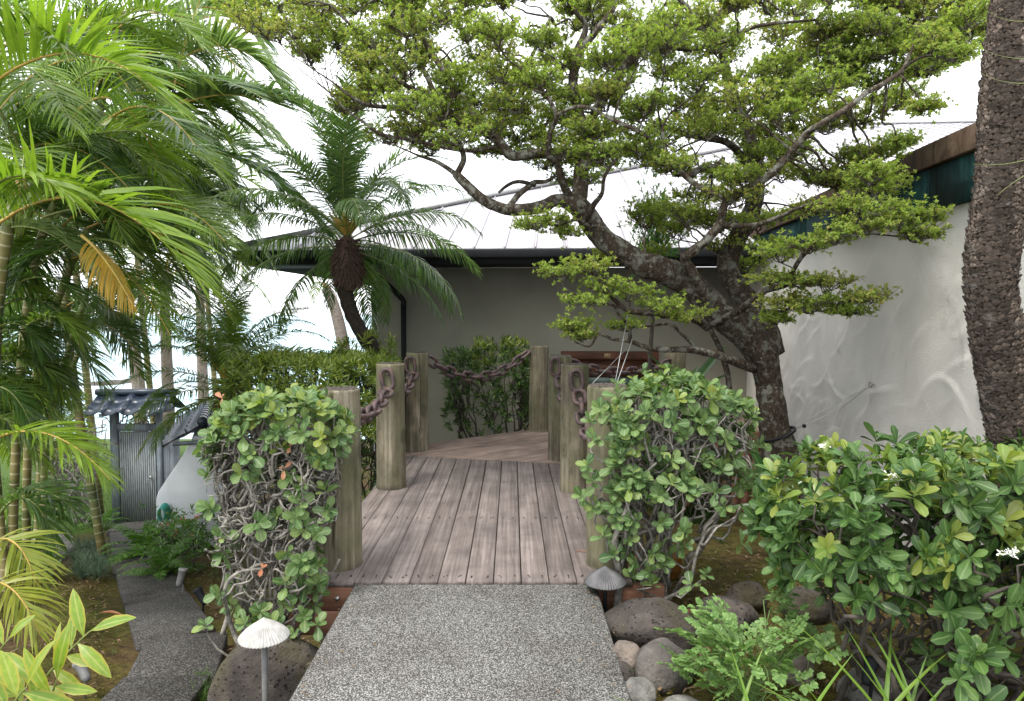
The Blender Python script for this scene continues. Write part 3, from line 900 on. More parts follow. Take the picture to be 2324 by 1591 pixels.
# ------------------------------------------------------------------ leaf tools
def leaf_tpl(prof, fold=.12, curl=.12, sides=True):
    v, uv = [], []
    for t, w in prof:
        z = -curl * t * t
        v += [(t, -w / 2, z + fold * w), (t, 0, z), (t, w / 2, z + fold * w)]
        uv += [(0, t), (.5, t), (1, t)]
    f = []
    for i in range(len(prof) - 1):
        a = 3 * i
        f += [(a, a + 3, a + 4, a + 1), (a + 1, a + 4, a + 5, a + 2)]
    return np.array(v, float), np.array(f), np.array(uv, float)
OBOV = leaf_tpl([(0, .03), (.12, .05), (.35, .27), (.6, .44), (.82, .42), (.95, .22), (1, .05)], .16, .14)
ROUND = leaf_tpl([(0, .03), (.12, .06), (.32, .36), (.58, .60), (.80, .58), (.95, .32), (1, .10)], .12, .12)
ROUND_LO = leaf_tpl([(0, .04), (.3, .34), (.65, .62), (.9, .46), (1, .1)], .12, .12)
OBOV_LO = leaf_tpl([(0, .04), (.3, .24), (.65, .45), (.9, .33), (1, .06)], .16, .14)
LANCE = leaf_tpl([(0, .03), (.08, .06), (.3, .24), (.55, .29), (.8, .20), (.93, .09), (1, .01)], .10, .22)
STRAP = leaf_tpl([(0, .05), (.35, .15), (.7, .13), (1, .01)], .2, .12)
TINY = leaf_tpl([(0, .08), (.55, .50), (1, .10)], .15, .08)
def blade_tpl(w, n=6, droop=.3):
    return leaf_tpl([(t, w * (1 - t) ** .6 * (.6 + .4 * min(1, t * 5))) for t in np.linspace(0, 1, n)], .2, droop)

def rosettes(pos, axis, K, length, spread=(35, 85), rng=RNG, jit=.25, lift=.0):
    pos = np.asarray(pos, float); axis = nrm(axis); n = len(pos)
    h = np.where(np.abs(axis[:, 2:3]) < .9, np.array([[0, 0, 1.0]]), np.array([[1.0, 0, 0]]))
    b1 = nrm(np.cross(axis, h)); b2 = np.cross(axis, b1)
    az = (np.arange(K)[None] * 2.39996 + rng.uniform(0, 6.28, (n, 1)) + rng.normal(0, jit, (n, K)))
    tl = np.radians(np.linspace(spread[1], spread[0], K)[None] + rng.normal(0, 8, (n, K)))
    d = axis[:, None] * np.cos(tl)[..., None] + (b1[:, None] * np.cos(az)[..., None] + b2[:, None] * np.sin(az)[..., None]) * np.sin(tl)[..., None]
    d = nrm(d)
    nn = axis[:, None] - d * np.sum(axis[:, None] * d, -1, keepdims=True)
    nn = nrm(nn + rng.normal(0, .18, d.shape)); nn = nrm(nn - d * np.sum(nn * d, -1, keepdims=True))
    sd = np.cross(nn, d)
    sc = length * rng.uniform(.48, 1.15, (n, K)) * np.linspace(1.05, .8, K)[None]
    p = pos[:, None] + axis[:, None] * (np.arange(K)[None, :, None] / K) * length * .35
    rid = np.repeat(np.arange(n), K)
    return p.reshape(-1, 3), d.reshape(-1, 3), sd.reshape(-1, 3), nn.reshape(-1, 3), sc.ravel(), rid
def bake(mb, tpl, L, r=None, m=0, rng=RNG):
    p, d, sd, nn, sc = L[:5]
    tv, tf, tuv = tpl; n, k = len(p), len(tv)
    if n == 0: return mb
    v = p[:, None] + sc[:, None, None] * (tv[None, :, 0:1] * d[:, None] + tv[None, :, 1:2] * sd[:, None] + tv[None, :, 2:3] * nn[:, None])
    f = (tf[None] + (np.arange(n) * k)[:, None, None]).reshape(-1, tf.shape[1])
    r = rng.uniform(0, 1, n) if r is None else r
    return mb.add(v.reshape(-1, 3), f, np.tile(tuv, (n, 1)), np.repeat(r, k), m)
def tpl_mesh(name, tpl, mat, r=.0):
    return MB().add(tpl[0], tpl[1], tpl[2], r).mesh(name, mat, True)
def leaf_objs(L, sel, meshes, parent, name='leaf', rng=RNG):
    p, d, sd, nn, sc = L[:5]
    for i in sel:
        s = sc[i]
        m = Matrix(((d[i][0] * s, sd[i][0] * s, nn[i][0] * s, p[i][0]), (d[i][1] * s, sd[i][1] * s, nn[i][1] * s, p[i][1]), (d[i][2] * s, sd[i][2] * s, nn[i][2] * s, p[i][2]), (0, 0, 0, 1)))
        o = bpy.data.objects.new(name, meshes[rng.integers(len(meshes))]); COL.objects.link(o)
        o.parent = parent; o.matrix_basis = m
def sub(L, mask): return tuple(x[mask] for x in L)
CAMP = np.array([0, 0, CAM_H])
def project(p):
    p = np.asarray(p, float)
    y = p[:, 1]; z = p[:, 2] - CAM_H
    f = y * math.cos(TH) - z * math.sin(TH); u = y * math.sin(TH) + z * math.cos(TH)
    return np.stack([CX + FPX * p[:, 0] / f, CY - FPX * u / f], -1)
def pick_front(L, n, facing=None):
    """the leaves that show largest: near, on the outside towards the camera, inside the frame"""
    p, d, sd, nn, sc = L[:5]
    dist = np.linalg.norm(p - CAMP, axis=1)
    px = project(p)
    ok = (px[:, 0] > 0) & (px[:, 0] < 2324) & (px[:, 1] > 0) & (px[:, 1] < 1591)
    # leaves that lie in front of the other leaves in their own small cell of the picture
    cell = (px // 26).astype(int); key = cell[:, 0] * 10000 + cell[:, 1]
    order = np.argsort(dist); seen = {}; rank = np.zeros(len(p))
    for i in order:
        k = key[i]; rank[i] = seen.get(k, 0); seen[k] = rank[i] + 1
    score = sc / dist * 100 - rank * 3 + np.abs(np.sum(nn * nrm(p - CAMP), 1)) * 1.5
    score[~ok] = -1e9
    sel = np.argsort(-score)[:n]
    return sel[score[sel] > -1e8]

def gnarl(p0, p1, n=14, amp=.10, rng=RNG, step=.05):
    """knotty twig: a slow bend plus sharp kinks every few centimetres"""
    c = crooked(p0, p1, 5, amp, rng)
    t = np.linspace(0, 4, n)
    c = np.stack([np.interp(t, range(5), c[:, i]) for i in range(3)], -1)
    k = rng.normal(0, 1, (n, 3)) * step * .35; k[0] = 0; k[-1] = 0
    return c + k
def crooked(p0, p1, n=6, amp=.12, rng=RNG, grav=0.0):
    p0, p1 = np.asarray(p0, float), np.asarray(p1, float)
    t = np.linspace(0, 1, n)[:, None]
    L = np.linalg.norm(p1 - p0)
    w = rng.normal(0, amp * L, (n, 3)) * (np.sin(np.pi * t) ** .6)
    w[0] = 0; w[-1] = 0
    pts = p0 + (p1 - p0) * t + w
    pts[:, 2] += grav * L * np.sin(np.pi * t[:, 0])
    return pts

# ------------------------------------------------------------------ plant materials
M_HAW = leaf_mat('hawthorn_leaf', [(.024, .058, .014), (.052, .108, .022), (.040, .090, .026), (.080, .148, .034), (.055, .118, .034), (.10, .17, .035)], .42, .22, rib=(.15, .22, .08), spec=.30)
M_HAW_Y = leaf_mat('hawthorn_young_leaf', [(.13, .21, .035), (.20, .27, .05), (.24, .27, .055), (.15, .23, .05)], .38, .38, rib=(.27, .32, .12))
M_HAW_D = leaf_mat('round_shrub_leaf', [(.048, .100, .030), (.100, .175, .052), (.072, .138, .046), (.15, .225, .070), (.115, .185, .070), (.21, .275, .075)], .46, .26, rib=(.24, .30, .16), spec=.28)
M_DEADLEAF = leaf_mat('withered_leaf', [(.30, .13, .06), (.36, .17, .09), (.33, .10, .04)], .6, .3)
M_TREE = leaf_mat('tree_leaf', [(.135, .205, .042), (.22, .305, .060), (.31, .39, .090), (.185, .275, .052), (.42, .465, .15), (.36, .315, .10), (.165, .245, .048)], .55, .52, spec=.15)
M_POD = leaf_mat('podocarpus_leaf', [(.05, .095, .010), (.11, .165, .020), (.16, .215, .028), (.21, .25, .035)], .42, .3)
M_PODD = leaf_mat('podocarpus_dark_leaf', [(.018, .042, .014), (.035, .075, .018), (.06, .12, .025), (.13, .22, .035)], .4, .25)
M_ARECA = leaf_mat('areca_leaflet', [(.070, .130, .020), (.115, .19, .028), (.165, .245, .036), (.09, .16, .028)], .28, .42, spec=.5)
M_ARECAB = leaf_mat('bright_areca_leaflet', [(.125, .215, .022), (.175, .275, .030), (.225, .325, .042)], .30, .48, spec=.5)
M_ARECAD = leaf_mat('dark_palm_leaflet', [(.045, .095, .026), (.070, .135, .034), (.10, .17, .045)], .30, .45, spec=.5)  # dark green variant beside the mid and bright leaflets
M_PALE = leaf_mat('pale_palm_leaflet', [(.16, .235, .09), (.20, .27, .12), (.13, .20, .07)], .32, .5)
M_YELL = leaf_mat('yellowing_leaflet', [(.42, .25, .03), (.46, .30, .05), (.34, .26, .04)], .5, .45)
M_YGRN = leaf_mat('yellow_green_leaflet', [(.24, .27, .035), (.30, .31, .05), (.18, .24, .03)], .45, .4)
M_DATE = leaf_mat('date_leaflet', [(.045, .090, .032), (.080, .145, .046), (.13, .205, .07), (.06, .115, .045)], .30, .45, spec=.5)
M_GINGER = leaf_mat('ginger_leaf', [(.13, .23, .020), (.19, .29, .028), (.24, .31, .03)], .36, .4, rib=(.35, .38, .10), edge=(.42, .33, .05))
M_PARS = leaf_mat('parsley_leaf', [(.12, .22, .06), (.16, .275, .08), (.21, .32, .10), (.10, .195, .06)], .55, .35)
M_BLADE = leaf_mat('grass_blade', [(.085, .17, .020), (.13, .24, .026), (.17, .27, .04)], .45, .4)
M_LAWN = leaf_mat('lawn_blade', [(.045, .095, .012), (.07, .14, .02), (.10, .17, .03)], .6, .4)
M_MONDO = leaf_mat('mondo_blade', [(.03, .065, .035), (.05, .095, .05), (.07, .12, .055)], .5, .3)
M_FERN = leaf_mat('fern_leaflet', [(.045, .12, .015), (.07, .17, .02), (.10, .21, .03)], .5, .4)
M_BIRD = leaf_mat('birdnest_leaf', [(.025, .075, .020), (.045, .11, .025), (.07, .15, .035)], .3, .35, rib=(.12, .2, .05))
M_RFLOW = leaf_mat('orange_red_petal', [(.50, .07, .02), (.55, .13, .03)], .5, .3)
M_WFLOW = leaf_mat('white_petal', [(.80, .80, .78), (.75, .74, .74)], .5, .3)
M_RACH = simple('frond_rib', (.16, .19, .05), .5, 0, .3, 10)
M_RACHY = simple('yellow_frond_rib', (.36, .24, .05), .5, 0, .3, 10)
M_TWIG = simple('grey_twig', (.20, .185, .16), .9, 0, .9, 30, .6, 90)
M_TWIGD = simple('dark_twig', (.060, .050, .040), .9, 0, .6, 20, .4, 90)

def bark_mat(name, a, b, lich=None, scale=(9, 9, 3.0), amt=.6):
    N = NT(name)
    v = N.coord('Object', scale)
    n = N.noise(v, 3.2, 6, .7, .4)
    c = N.ramp(n, [(.3, a), (.62, b)])
    vo = N.voro(v, 5.0)
    c = N.mix(.7, c, N.ramp(vo, [(.05, (.4, .4, .4)), (.5, (1.3, 1.3, 1.3))]), 'MULTIPLY')
    if lich:
        lm = N.ramp(N.noise(N.coord('Object'), 11, 5, .65), [(.50, (0, 0, 0)), (.62, (amt, amt, amt))])
        c = N.mix(lm, c, lich)
        lm2 = N.ramp(N.noise(N.coord('Object', (1.3, 1.3, 1.3)), 26, 4, .7), [(.58, (0, 0, 0)), (.68, (amt, amt, amt))])
        c = N.mix(lm2, c, tuple(min(1, x * 1.35) for x in lich))
    c = N.mix(.7, c, N.ramp(N.objrand(), [(0, (.55, .52, .50)), (1, (1.35, 1.32, 1.3))]), 'MULTIPLY')
    h = N.math('ADD', n, N.math('MULTIPLY', vo, -.6))
    return N.done(c, .92, N.bump(h, .9, .02), 0, .2)
M_BARK = bark_mat('lichen_bark', (.016, .012, .009), (.060, .046, .032), (.20, .205, .175), amt=.8)
M_PALMBARK = bark_mat('palm_bark', (.018, .014, .012), (.06, .05, .042), (.21, .19, .17), (14, 14, 18), .4)
M_SCALE = bark_mat('palm_leaf_scar', (.040, .030, .024), (.175, .138, .112), (.27, .235, .20), (22, 22, 22), .5)
M_DATEBARK = bark_mat('date_bark', (.012, .010, .008), (.05, .040, .032), None, (12, 12, 20))
M_FIBRE = simple('palm_fibre', (.060, .034, .024), .95, 0, .7, 30, .4)
M_BOOT = simple('palm_boot', (.42, .27, .055), .6, 0, .5, 10)
M_COCO = bark_mat('coconut_bark', (.16, .13, .11), (.30, .26, .23), None, (3, 3, 10))
def cane_mat():
    N = NT('ringed_cane')
    uvn = N.n('UVMap').outputs[0]
    y = N.n('SeparateXYZ', {0: uvn}).outputs[1]
    fr = N.math('FRACT', N.math('MULTIPLY', y, 8.5))
    ring = N.ramp(fr, [(.0, (1, 1, 1)), (.10, (1, 1, 1)), (.15, (0, 0, 0)), (1, (0, 0, 0))])
    v = N.coord('Object')
    c = N.ramp(N.noise(v, 3.0, 4), [(.3, (.055, .075, .022)), (.48, (.14, .14, .045)), (.7, (.27, .21, .09))])
    c = N.mix(N.math('MULTIPLY', ring, .75), c, (.42, .38, .26))
    return N.done(c, .5, N.bump(ring, .4, .01), 0, .4)
M_CANE = cane_mat()
M_SHAFT = simple('crown_shaft', (.26, .29, .10), .45, 0, .6, 5)
M_SHAFTO = simple('tan_crown_shaft', (.42, .26, .10), .5, 0, .6, 5)

# ------------------------------------------------------------------ fronds
def frond_geo(curve, n, Lf, W, ang=(62, 22), vee=18, droop=.5, rng=RNG, start=.14, seg=4, taper=.35, base_short=.5, jit=5):
    curve = np.asarray(curve, float)
    ln = np.concatenate([[0], np.cumsum(np.linalg.norm(np.diff(curve, axis=0), axis=1))]); tot = ln[-1]
    T_ = nrm(np.gradient(curve, axis=0))
    t = np.linspace(start, .995, n)
    t = np.repeat(t, 2) + rng.normal(0, .25 / n, 2 * n)
    t = np.clip(t, start * .8, 1)
    s = np.tile([-1.0, 1.0], n)
    pos = np.stack([np.interp(t * tot, ln, curve[:, i]) for i in range(3)], -1)
    T = nrm(np.stack([np.interp(t * tot, ln, T_[:, i]) for i in range(3)], -1))
    up = np.array([0, 0, 1.0])
    side = np.cross(T, up); bad = np.linalg.norm(side, axis=1) < .15
    side[bad] = np.cross(T[bad], np.array([0, 1.0, .2])); side = nrm(side)
    # keep the side vector consistent along the rib
    for i in range(1, len(side)):
        if np.dot(side[i], side[i - 1]) < 0: side[i] *= -1
    nn = np.cross(side, T)
    u = (t - start) / (1 - start)
    a = np.radians(ang[0] + (ang[1] - ang[0]) * u ** 1.2 + rng.normal(0, jit, len(u)))
    vv = np.radians(vee * (1 - .6 * u) + rng.normal(0, jit, len(u)))
    L = Lf * (base_short + (1 - base_short) * np.clip(u / .25, 0, 1) ** .7) * (1 - (1 - taper) * np.clip((u - .45) / .55, 0, 1) ** 1.6) * rng.uniform(.9, 1.08, len(u))
    d = T * np.cos(a)[:, None] + (side * s[:, None] * np.cos(vv)[:, None] + nn * np.sin(vv)[:, None]) * np.sin(a)[:, None]
    d = nrm(d)
    w0 = T - d * np.sum(T * d, 1, keepdims=True); w0 = nrm(w0 + nn * rng.normal(0, .25, (len(u), 1)))
    rows_v = []; p = pos.copy(); wid = [.55, 1.0, .85, .55, .04] if seg == 4 else [.6, 1.0, .7, .05]
    dd = d.copy(); g = droop * rng.uniform(.6, 1.4, len(u))
    for k in range(seg + 1):
        w = w0 - dd * np.sum(w0 * dd, 1, keepdims=True); w = nrm(w)
        hw = (W * wid[k] * .5) * np.clip(L / Lf, .4, 1)[:, None]
        rows_v.append(np.stack([p - w * hw, p + w * hw], 1))
        dd = nrm(dd + np.array([0, 0, -1.0]) * (g * (k + .6) / seg)[:, None])
        p = p + dd * (L / seg)[:, None]
    v = np.stack(rows_v, 1).reshape(len(u), -1, 3)      # (leaflets, (seg+1)*2, 3)
    k2 = (seg + 1) * 2
    tf = np.array([[2 * i, 2 * i + 2, 2 * i + 3, 2 * i + 1] for i in range(seg)])
    f = (tf[None] + (np.arange(len(u)) * k2)[:, None, None]).reshape(-1, 4)
    tuv = np.array([[j, i / seg] for i in range(seg + 1) for j in (0, 1)], float)
    tuv[:, 0] = .2 + .6 * tuv[:, 0]
    return v.reshape(-1, 3), f, np.tile(tuv, (len(u), 1)), np.repeat(rng.uniform(0, .45, len(u)), k2)
def arc_curve(L, el0, bend, n=14, power=1.3):
    s = np.linspace(0, 1, n)
    a = np.radians(el0 - bend * s ** power)
    d = np.stack([np.cos(a), 0 * a, np.sin(a)], -1) * (L / (n - 1))
    return np.concatenate([[[0, 0, 0]], np.cumsum(d[:-1], 0)])
def frond_meshes(name, curve, mat, rib, ribr=.012, **kw):
    v, f, uv, r = frond_geo(curve, **kw)
    a = MB().add(v, f, uv, r).mesh(name, mat)
    mb = MB(); k = len(curve)
    add_tube(mb, curve, np.linspace(ribr, ribr * .25, k), 5, False)
    return a, mb.mesh('rachis', rib, True)
def put_frond(ms, parent, pos, az, roll=0, tilt=0, scale=1.0, name='frond'):
    m = Matrix.Translation(pos) @ Matrix.Rotation(az, 4, 'Z') @ Matrix.Rotation(tilt, 4, 'Y') @ Matrix.Rotation(roll, 4, 'X') @ Matrix.Scale(scale, 4)
    o = link(name, ms[1], parent, mw=m)
    link('leaflets', ms[0], o, kind='stuff')
    return o
def bez(p0, p1, p2, n=16):
    t = np.linspace(0, 1, n)[:, None]
    return (1 - t) ** 2 * np.array(p0) + 2 * t * (1 - t) * np.array(p1) + t * t * np.array(p2)

# ------------------------------------------------------------------ the big bonsai-like tree
tree = thing('spreading_tree', 'old spreading tree with lichened leaning trunk and layered yellow green foliage', 'tree')
LIMBS = []
def limb(pts, name='limb', sides=10, n=5, wob=.018, mat=None):
    c = np.array([P(px, py, Y) for px, py, Y, w in pts])
    r_ = np.array([w * .5 * Y / FPX for px, py, Y, w in pts])
    full = np.concatenate([c, r_[:, None]], 1)
    full = catmull(full, n)
    c, r_ = full[:, :3], np.maximum(full[:, 3], .003)
    c = c + np.stack([noise3(c, 9, s) for s in (5, 6, 7)], -1) * (wob * .6 + .25 * r_[:, None])
    mb = MB()
    v, q, uv, t = tube(c, r_, sides, True)
    if r_.max() > .03:
        bump_ = noise3(v, 22, 9) * .07 + noise3(v, 60, 10) * .05
        cc = np.repeat(c, sides, 0); cc = np.concatenate([cc, c[:1], c[-1:]])
        v = cc + (v - cc) * (1 + bump_[:, None] * 1.3)
    mb.add(v, q, uv); mb.f[3].append(t); mb.m[3].append(np.zeros(len(t), int))
    mb.build(name, mat or M_BARK, tree, smooth=True)
    LIMBS.append(np.concatenate([c, r_[:, None]], 1))
TY = 6.5
limb([(1790, 1180, 6.55, 120), (1775, 1070, 6.5, 96), (1757, 983, 6.5, 70), (1747, 920, 6.5, 62), (1737, 853, 6.5, 60), (1728, 803, 6.5, 70), (1694, 763, 6.5, 70), (1654, 727, 6.5, 66), (1601, 674, 6.45, 62),
      (1534, 627, 6.4, 64), (1467, 597, 6.35, 58), (1401, 564, 6.3, 50), (1348, 520, 6.3, 50), (1321, 484, 6.3, 47), (1304, 458, 6.3, 45)], 'trunk', 16, 7)
limb([(1750, 800, 6.6, 60), (1735, 745, 6.65, 56), (1700, 690, 6.8, 52), (1672, 645, 6.9, 50), (1656, 594, 7.0, 50), (1670, 555, 7.0, 46), (1698, 500, 7.0, 42), (1713, 450, 7.0, 38), (1712, 390, 7.0, 36), (1700, 330, 7.0, 33), (1690, 280, 7.0, 29), (1660, 200, 6.9, 24), (1640, 120, 6.8, 20), (1600, 40, 6.7, 15)], 'trunk', 12, 6)
# left arm and its forks
limb([(1316, 476, 6.3, 46), (1290, 458, 6.25, 34), (1256, 456, 6.2, 29), (1229, 472, 6.1, 29), (1189, 474, 6.0, 27), (1149, 476, 5.95, 25), (1106, 456, 5.9, 24), (1073, 429, 5.9, 22), (1046, 406, 5.9, 20), (1033, 393, 5.9, 17)])
limb([(1036, 398, 5.9, 15), (1053, 363, 5.9, 13), (1046, 333, 5.85, 12), (1030, 308, 5.8, 9), (1000, 290, 5.8, 6)])
limb([(1040, 400, 5.9, 12), (1009, 376, 5.95, 10), (986, 363, 6.0, 9), (950, 352, 6.0, 5), (900, 330, 6.0, 3)])
limb([(1150, 474, 5.95, 14), (1180, 440, 6.1, 13), (1210, 415, 6.2, 12), (1240, 412, 6.3, 9), (1268, 395, 6.4, 6)])
limb([(1215, 420, 6.2, 10), (1180, 412, 6.1, 9), (1150, 420, 6.0, 8), (1130, 436, 6.0, 6)])
# centre riser
limb([(1310, 468, 6.3, 40), (1318, 430, 6.35, 36), (1322, 383, 6.4, 34), (1335, 345, 6.4, 30), (1326, 300, 6.4, 26), (1310, 250, 6.4, 24), (1300, 190, 6.4, 22), (1310, 120, 6.4, 22), (1340, 84, 6.4, 18), (1389, 27, 6.4, 14), (1410, -20, 6.4, 11)])
limb([(1306, 115, 6.4, 18), (1330, 60, 6.5, 13), (1310, 30, 6.5, 11), (1280, -10, 6.5, 9)])
limb([(1330, 350, 6.4, 24), (1260, 345, 6.3, 22), (1200, 350, 6.2, 22), (1156, 353, 6.2, 24), (1133, 320, 6.2, 20), (1090, 298, 6.2, 18), (1056, 283, 6.2, 16), (1010, 245, 6.2, 15), (989, 222, 6.2, 13), (969, 176, 6.2, 11), (956, 143, 6.2, 8)])
limb([(1050, 282, 6.2, 12), (1010, 275, 6.1, 11), (983, 266, 6.1, 11), (943, 250, 6.1, 11), (890, 245, 6.1, 10), (833, 240, 6.1, 9), (790, 216, 6.1, 7), (745, 182, 6.1, 4), (700, 150, 6.1, 3)])
limb([(1140, 330, 6.2, 10), (1060, 340, 6.3, 9), (983, 329, 6.4, 9), (946, 316, 6.4, 8), (870, 306, 6.4, 7), (823, 276, 6.4, 6), (790, 253, 6.4, 5), (750, 212, 6.4, 3)])
limb([(990, 225, 6.2, 12), (940, 205, 6.1, 11), (900, 180, 6.1, 11), (866, 143, 6.1, 10), (840, 100, 6.1, 9), (820, 70, 6.1, 8), (790, 50, 6.1, 7), (750, 12, 6.1, 5)])
limb([(1110, 300, 6.2, 14), (1060, 240, 6.4, 14), (1010, 170, 6.4, 14), (983, 126, 6.4, 13), (949, 76, 6.4, 12), (916, 30, 6.4, 11), (880, -10, 6.4, 9)])
limb([(1135, 320, 6.2, 12), (1150, 250, 6.6, 11), (1180, 180, 6.6, 10), (1215, 110, 6.6, 8), (1250, 40, 6.6, 7)])
limb([(1300, 452, 6.3, 20), (1275, 410, 6.1, 18), (1262, 370, 6.0, 17), (1245, 350, 5.9, 15), (1250, 300, 5.8, 12), (1262, 262, 5.7, 11), (1240, 220, 5.7, 8)])
limb([(1262, 262, 5.7, 9), (1300, 244, 5.6, 9), (1340, 245, 5.6, 9), (1372, 262, 5.6, 9), (1420, 285, 5.6, 10), (1462, 310, 5.7, 10), (1500, 345, 5.9, 9)])
# right arm
limb([(1601, 680, 6.4, 34), (1586, 650, 6.3, 27), (1573, 616, 6.2, 24), (1552, 585, 6.1, 22), (1575, 568, 6.0, 22), (1604, 545, 5.95, 21), (1632, 510, 5.9, 20), (1640, 465, 5.85, 18), (1680, 436, 5.8, 18), (1729, 410, 5.7, 18), (1778, 366, 5.6, 17), (1827, 307, 5.5, 16), (1862, 279, 5.4, 15), (1914, 248, 5.35, 14), (1960, 213, 5.3, 12), (2002, 192, 5.3, 11), (2047, 164, 5.3, 10), (2062, 135, 5.3, 7), (2075, 105, 5.3, 5)])
limb([(2050, 160, 5.3, 6), (2075, 140, 5.25, 6), (2110, 128, 5.2, 5), (2150, 136, 5.2, 4), (2185, 142, 5.2, 3)])
limb([(1640, 450, 5.85, 13), (1590, 425, 5.9, 12), (1555, 401, 6.0, 12), (1530, 370, 6.0, 11), (1512, 340, 6.0, 9), (1500, 290, 6.0, 7)])
limb([(1712, 400, 7.0, 22), (1660, 330, 6.9, 16), (1600, 315, 6.8, 14), (1540, 300, 6.7, 12), (1490, 280, 6.6, 8)])
limb([(1560, 400, 6.2, 16), (1590, 385, 6.3, 15), (1620, 378, 6.4, 12), (1640, 360, 6.5, 9)])
limb([(1320, 300, 6.5, 18), (1400, 180, 6.6, 22), (1450, 110, 6.6, 26), (1513, 73, 6.6, 28), (1565, 56, 6.6, 27), (1611, 42, 6.6, 24), (1660, 14, 6.6, 19), (1700, -15, 6.6, 14)])
limb([(1590, 50, 6.6, 16), (1560, 20, 6.6, 12), (1530, -15, 6.6, 10)])
limb([(1690, 280, 7.0, 14), (1730, 230, 6.8, 13), (1780, 180, 6.6, 11), (1840, 130, 6.4, 9), (1900, 90, 6.2, 7), (1980, 70, 6.0, 5), (2080, 60, 5.8, 4)])
limb([(1480, 100, 6.6, 12), (1560, 110, 6.3, 11), (1640, 95, 6.1, 10), (1700, 65, 6.0, 9), (1780, 50, 5.9, 7), (1850, 45, 5.9, 5)])
# low right branches
limb([(1612, 740, 6.4, 16), (1667, 713, 6.2, 16), (1700, 687, 6.0, 16), (1727, 664, 5.8, 15), (1750, 657, 5.7, 14), (1790, 648, 5.5, 12), (1800, 620, 5.4, 11), (1815, 590, 5.3, 10), (1840, 565, 5.2, 9), (1871, 536, 5.1, 8), (1911, 528, 5.0, 7), (1970, 532, 4.95, 5), (2040, 540, 4.9, 4)])
limb([(1640, 512, 5.9, 14), (1700, 512, 5.7, 12), (1760, 495, 5.5, 10), (1820, 470, 5.3, 8), (1880, 465, 5.1, 6), (1960, 490, 5.0, 4)])
limb([(1690, 705, 6.1, 9), (1730, 702, 5.9, 9), (1770, 706, 5.7, 7), (1820, 690, 5.5, 5), (1880, 680, 5.4, 4)])
# low left branches
limb([(1715, 835, 6.5, 26), (1651, 813, 6.3, 20), (1584, 797, 6.1, 17), (1530, 795, 5.9, 14), (1484, 790, 5.8, 12), (1434, 777, 5.7, 10), (1394, 768, 5.6, 8), (1361, 757, 5.5, 7), (1340, 785, 5.5, 5), (1305, 776, 5.5, 3)])
limb([(1605, 745, 6.35, 16), (1551, 717, 6.0, 14), (1484, 713, 5.7, 13), (1434, 708, 5.6, 12), (1417, 700, 5.55, 11), (1384, 667, 5.5, 10), (1374, 640, 5.5, 8), (1376, 600, 5.5, 5)])
limb([(1420, 702, 5.55, 7), (1380, 690, 5.5, 6), (1330, 684, 5.45, 5), (1280, 655, 5.4, 3)])
limb([(1430, 775, 5.7, 9), (1425, 740, 5.65, 8), (1405, 715, 5.6, 6), (1390, 690, 5.6, 4)])
limb([(1580, 795, 6.1, 9), (1550, 760, 6.0, 8), (1516, 735, 5.9, 7), (1450, 740, 5.8, 5)])
limb([(1340, 515, 6.3, 20), (1330, 500, 6.1, 18), (1345, 470, 5.9, 13), (1365, 440, 5.8, 10), (1372, 400, 5.7, 8), (1400, 360, 5.7, 6)])
limb([(1345, 520, 6.2, 10), (1310, 500, 6.0, 8), (1270, 512, 5.9, 6), (1220, 505, 5.8, 4)])
limb([(1650, 1010, 6.4, 14), (1660, 900, 6.45, 14), (1640, 800, 6.5, 13), (1615, 745, 6.5, 11)], wob=.03)

# foliage pads: centre px, depth, half width px, half height px
rngT = np.random.default_rng(5)
PADS = [  # pads that stand apart and can be traced one by one
    (1275, 622, 5.45, 50, 13), (1340, 612, 5.5, 52, 15), (1370, 655, 5.45, 50, 13), (1430, 668, 5.6, 58, 15), (1500, 700, 5.65, 55, 14), (1560, 722, 5.75, 46, 12), (1325, 690, 5.4, 40, 9),
    (1300, 745, 5.5, 36, 14), (1320, 768, 5.5, 28, 8), (1420, 745, 5.7, 36, 8), (1385, 578, 6.9, 44, 13), (1250, 500, 5.8, 50, 12), (1215, 515, 5.8, 36, 9), (1290, 530, 6.0, 34, 8), (1480, 575, 6.9, 40, 14),
    (1770, 580, 5.4, 56, 16), (1830, 563, 5.2, 50, 15), (1890, 545, 5.0, 52, 16), (1960, 520, 4.95, 54, 16), (2040, 505, 4.9, 56, 18), (2085, 540, 4.9, 36, 14), (1990, 478, 4.95, 54, 14), (1910, 475, 5.1, 54, 15), (2105, 500, 4.9, 32, 12),
    (1760, 640, 5.5, 48, 15), (1820, 645, 5.4, 48, 13), (1880, 650, 5.3, 46, 13), (1890, 690, 5.3, 58, 12), (1965, 680, 5.15, 46, 8), (1830, 705, 5.45, 50, 11), (1920, 712, 5.3, 34, 10), (1775, 690, 5.6, 42, 14), (1760, 730, 5.7, 30, 11),
    (1700, 600, 7.1, 46, 16), (1735, 560, 6.9, 52, 16), (1630, 560, 6.9, 44, 14), (1600, 500, 6.6, 54, 16), (1545, 520, 6.8, 44, 15), (1470, 500, 6.8, 40, 12),
    (2160, 130, 5.2, 44, 11), (2110, 112, 5.3, 52, 15), (2200, 40, 5.4, 46, 20), (2100, 250, 5.3, 24, 8), (2040, 330, 5.6, 30, 12), (1980, 400, 5.2, 44, 13)]
CROWN = [(475, -20), (500, 30), (590, 60), (600, 130), (690, 150), (700, 175), (770, 235), (820, 285), (850, 320), (960, 345), (1010, 330), (1030, 350), (1120, 345), (1180, 385), (1280, 400), (1370, 430), (1370, 500), (1500, 520), (1700, 520), (1880, 470), (1990, 430), (2035, 370), (2050, 290), (2060, 220), (2130, 165), (2200, 120), (2235, 60), (2225, -20)]
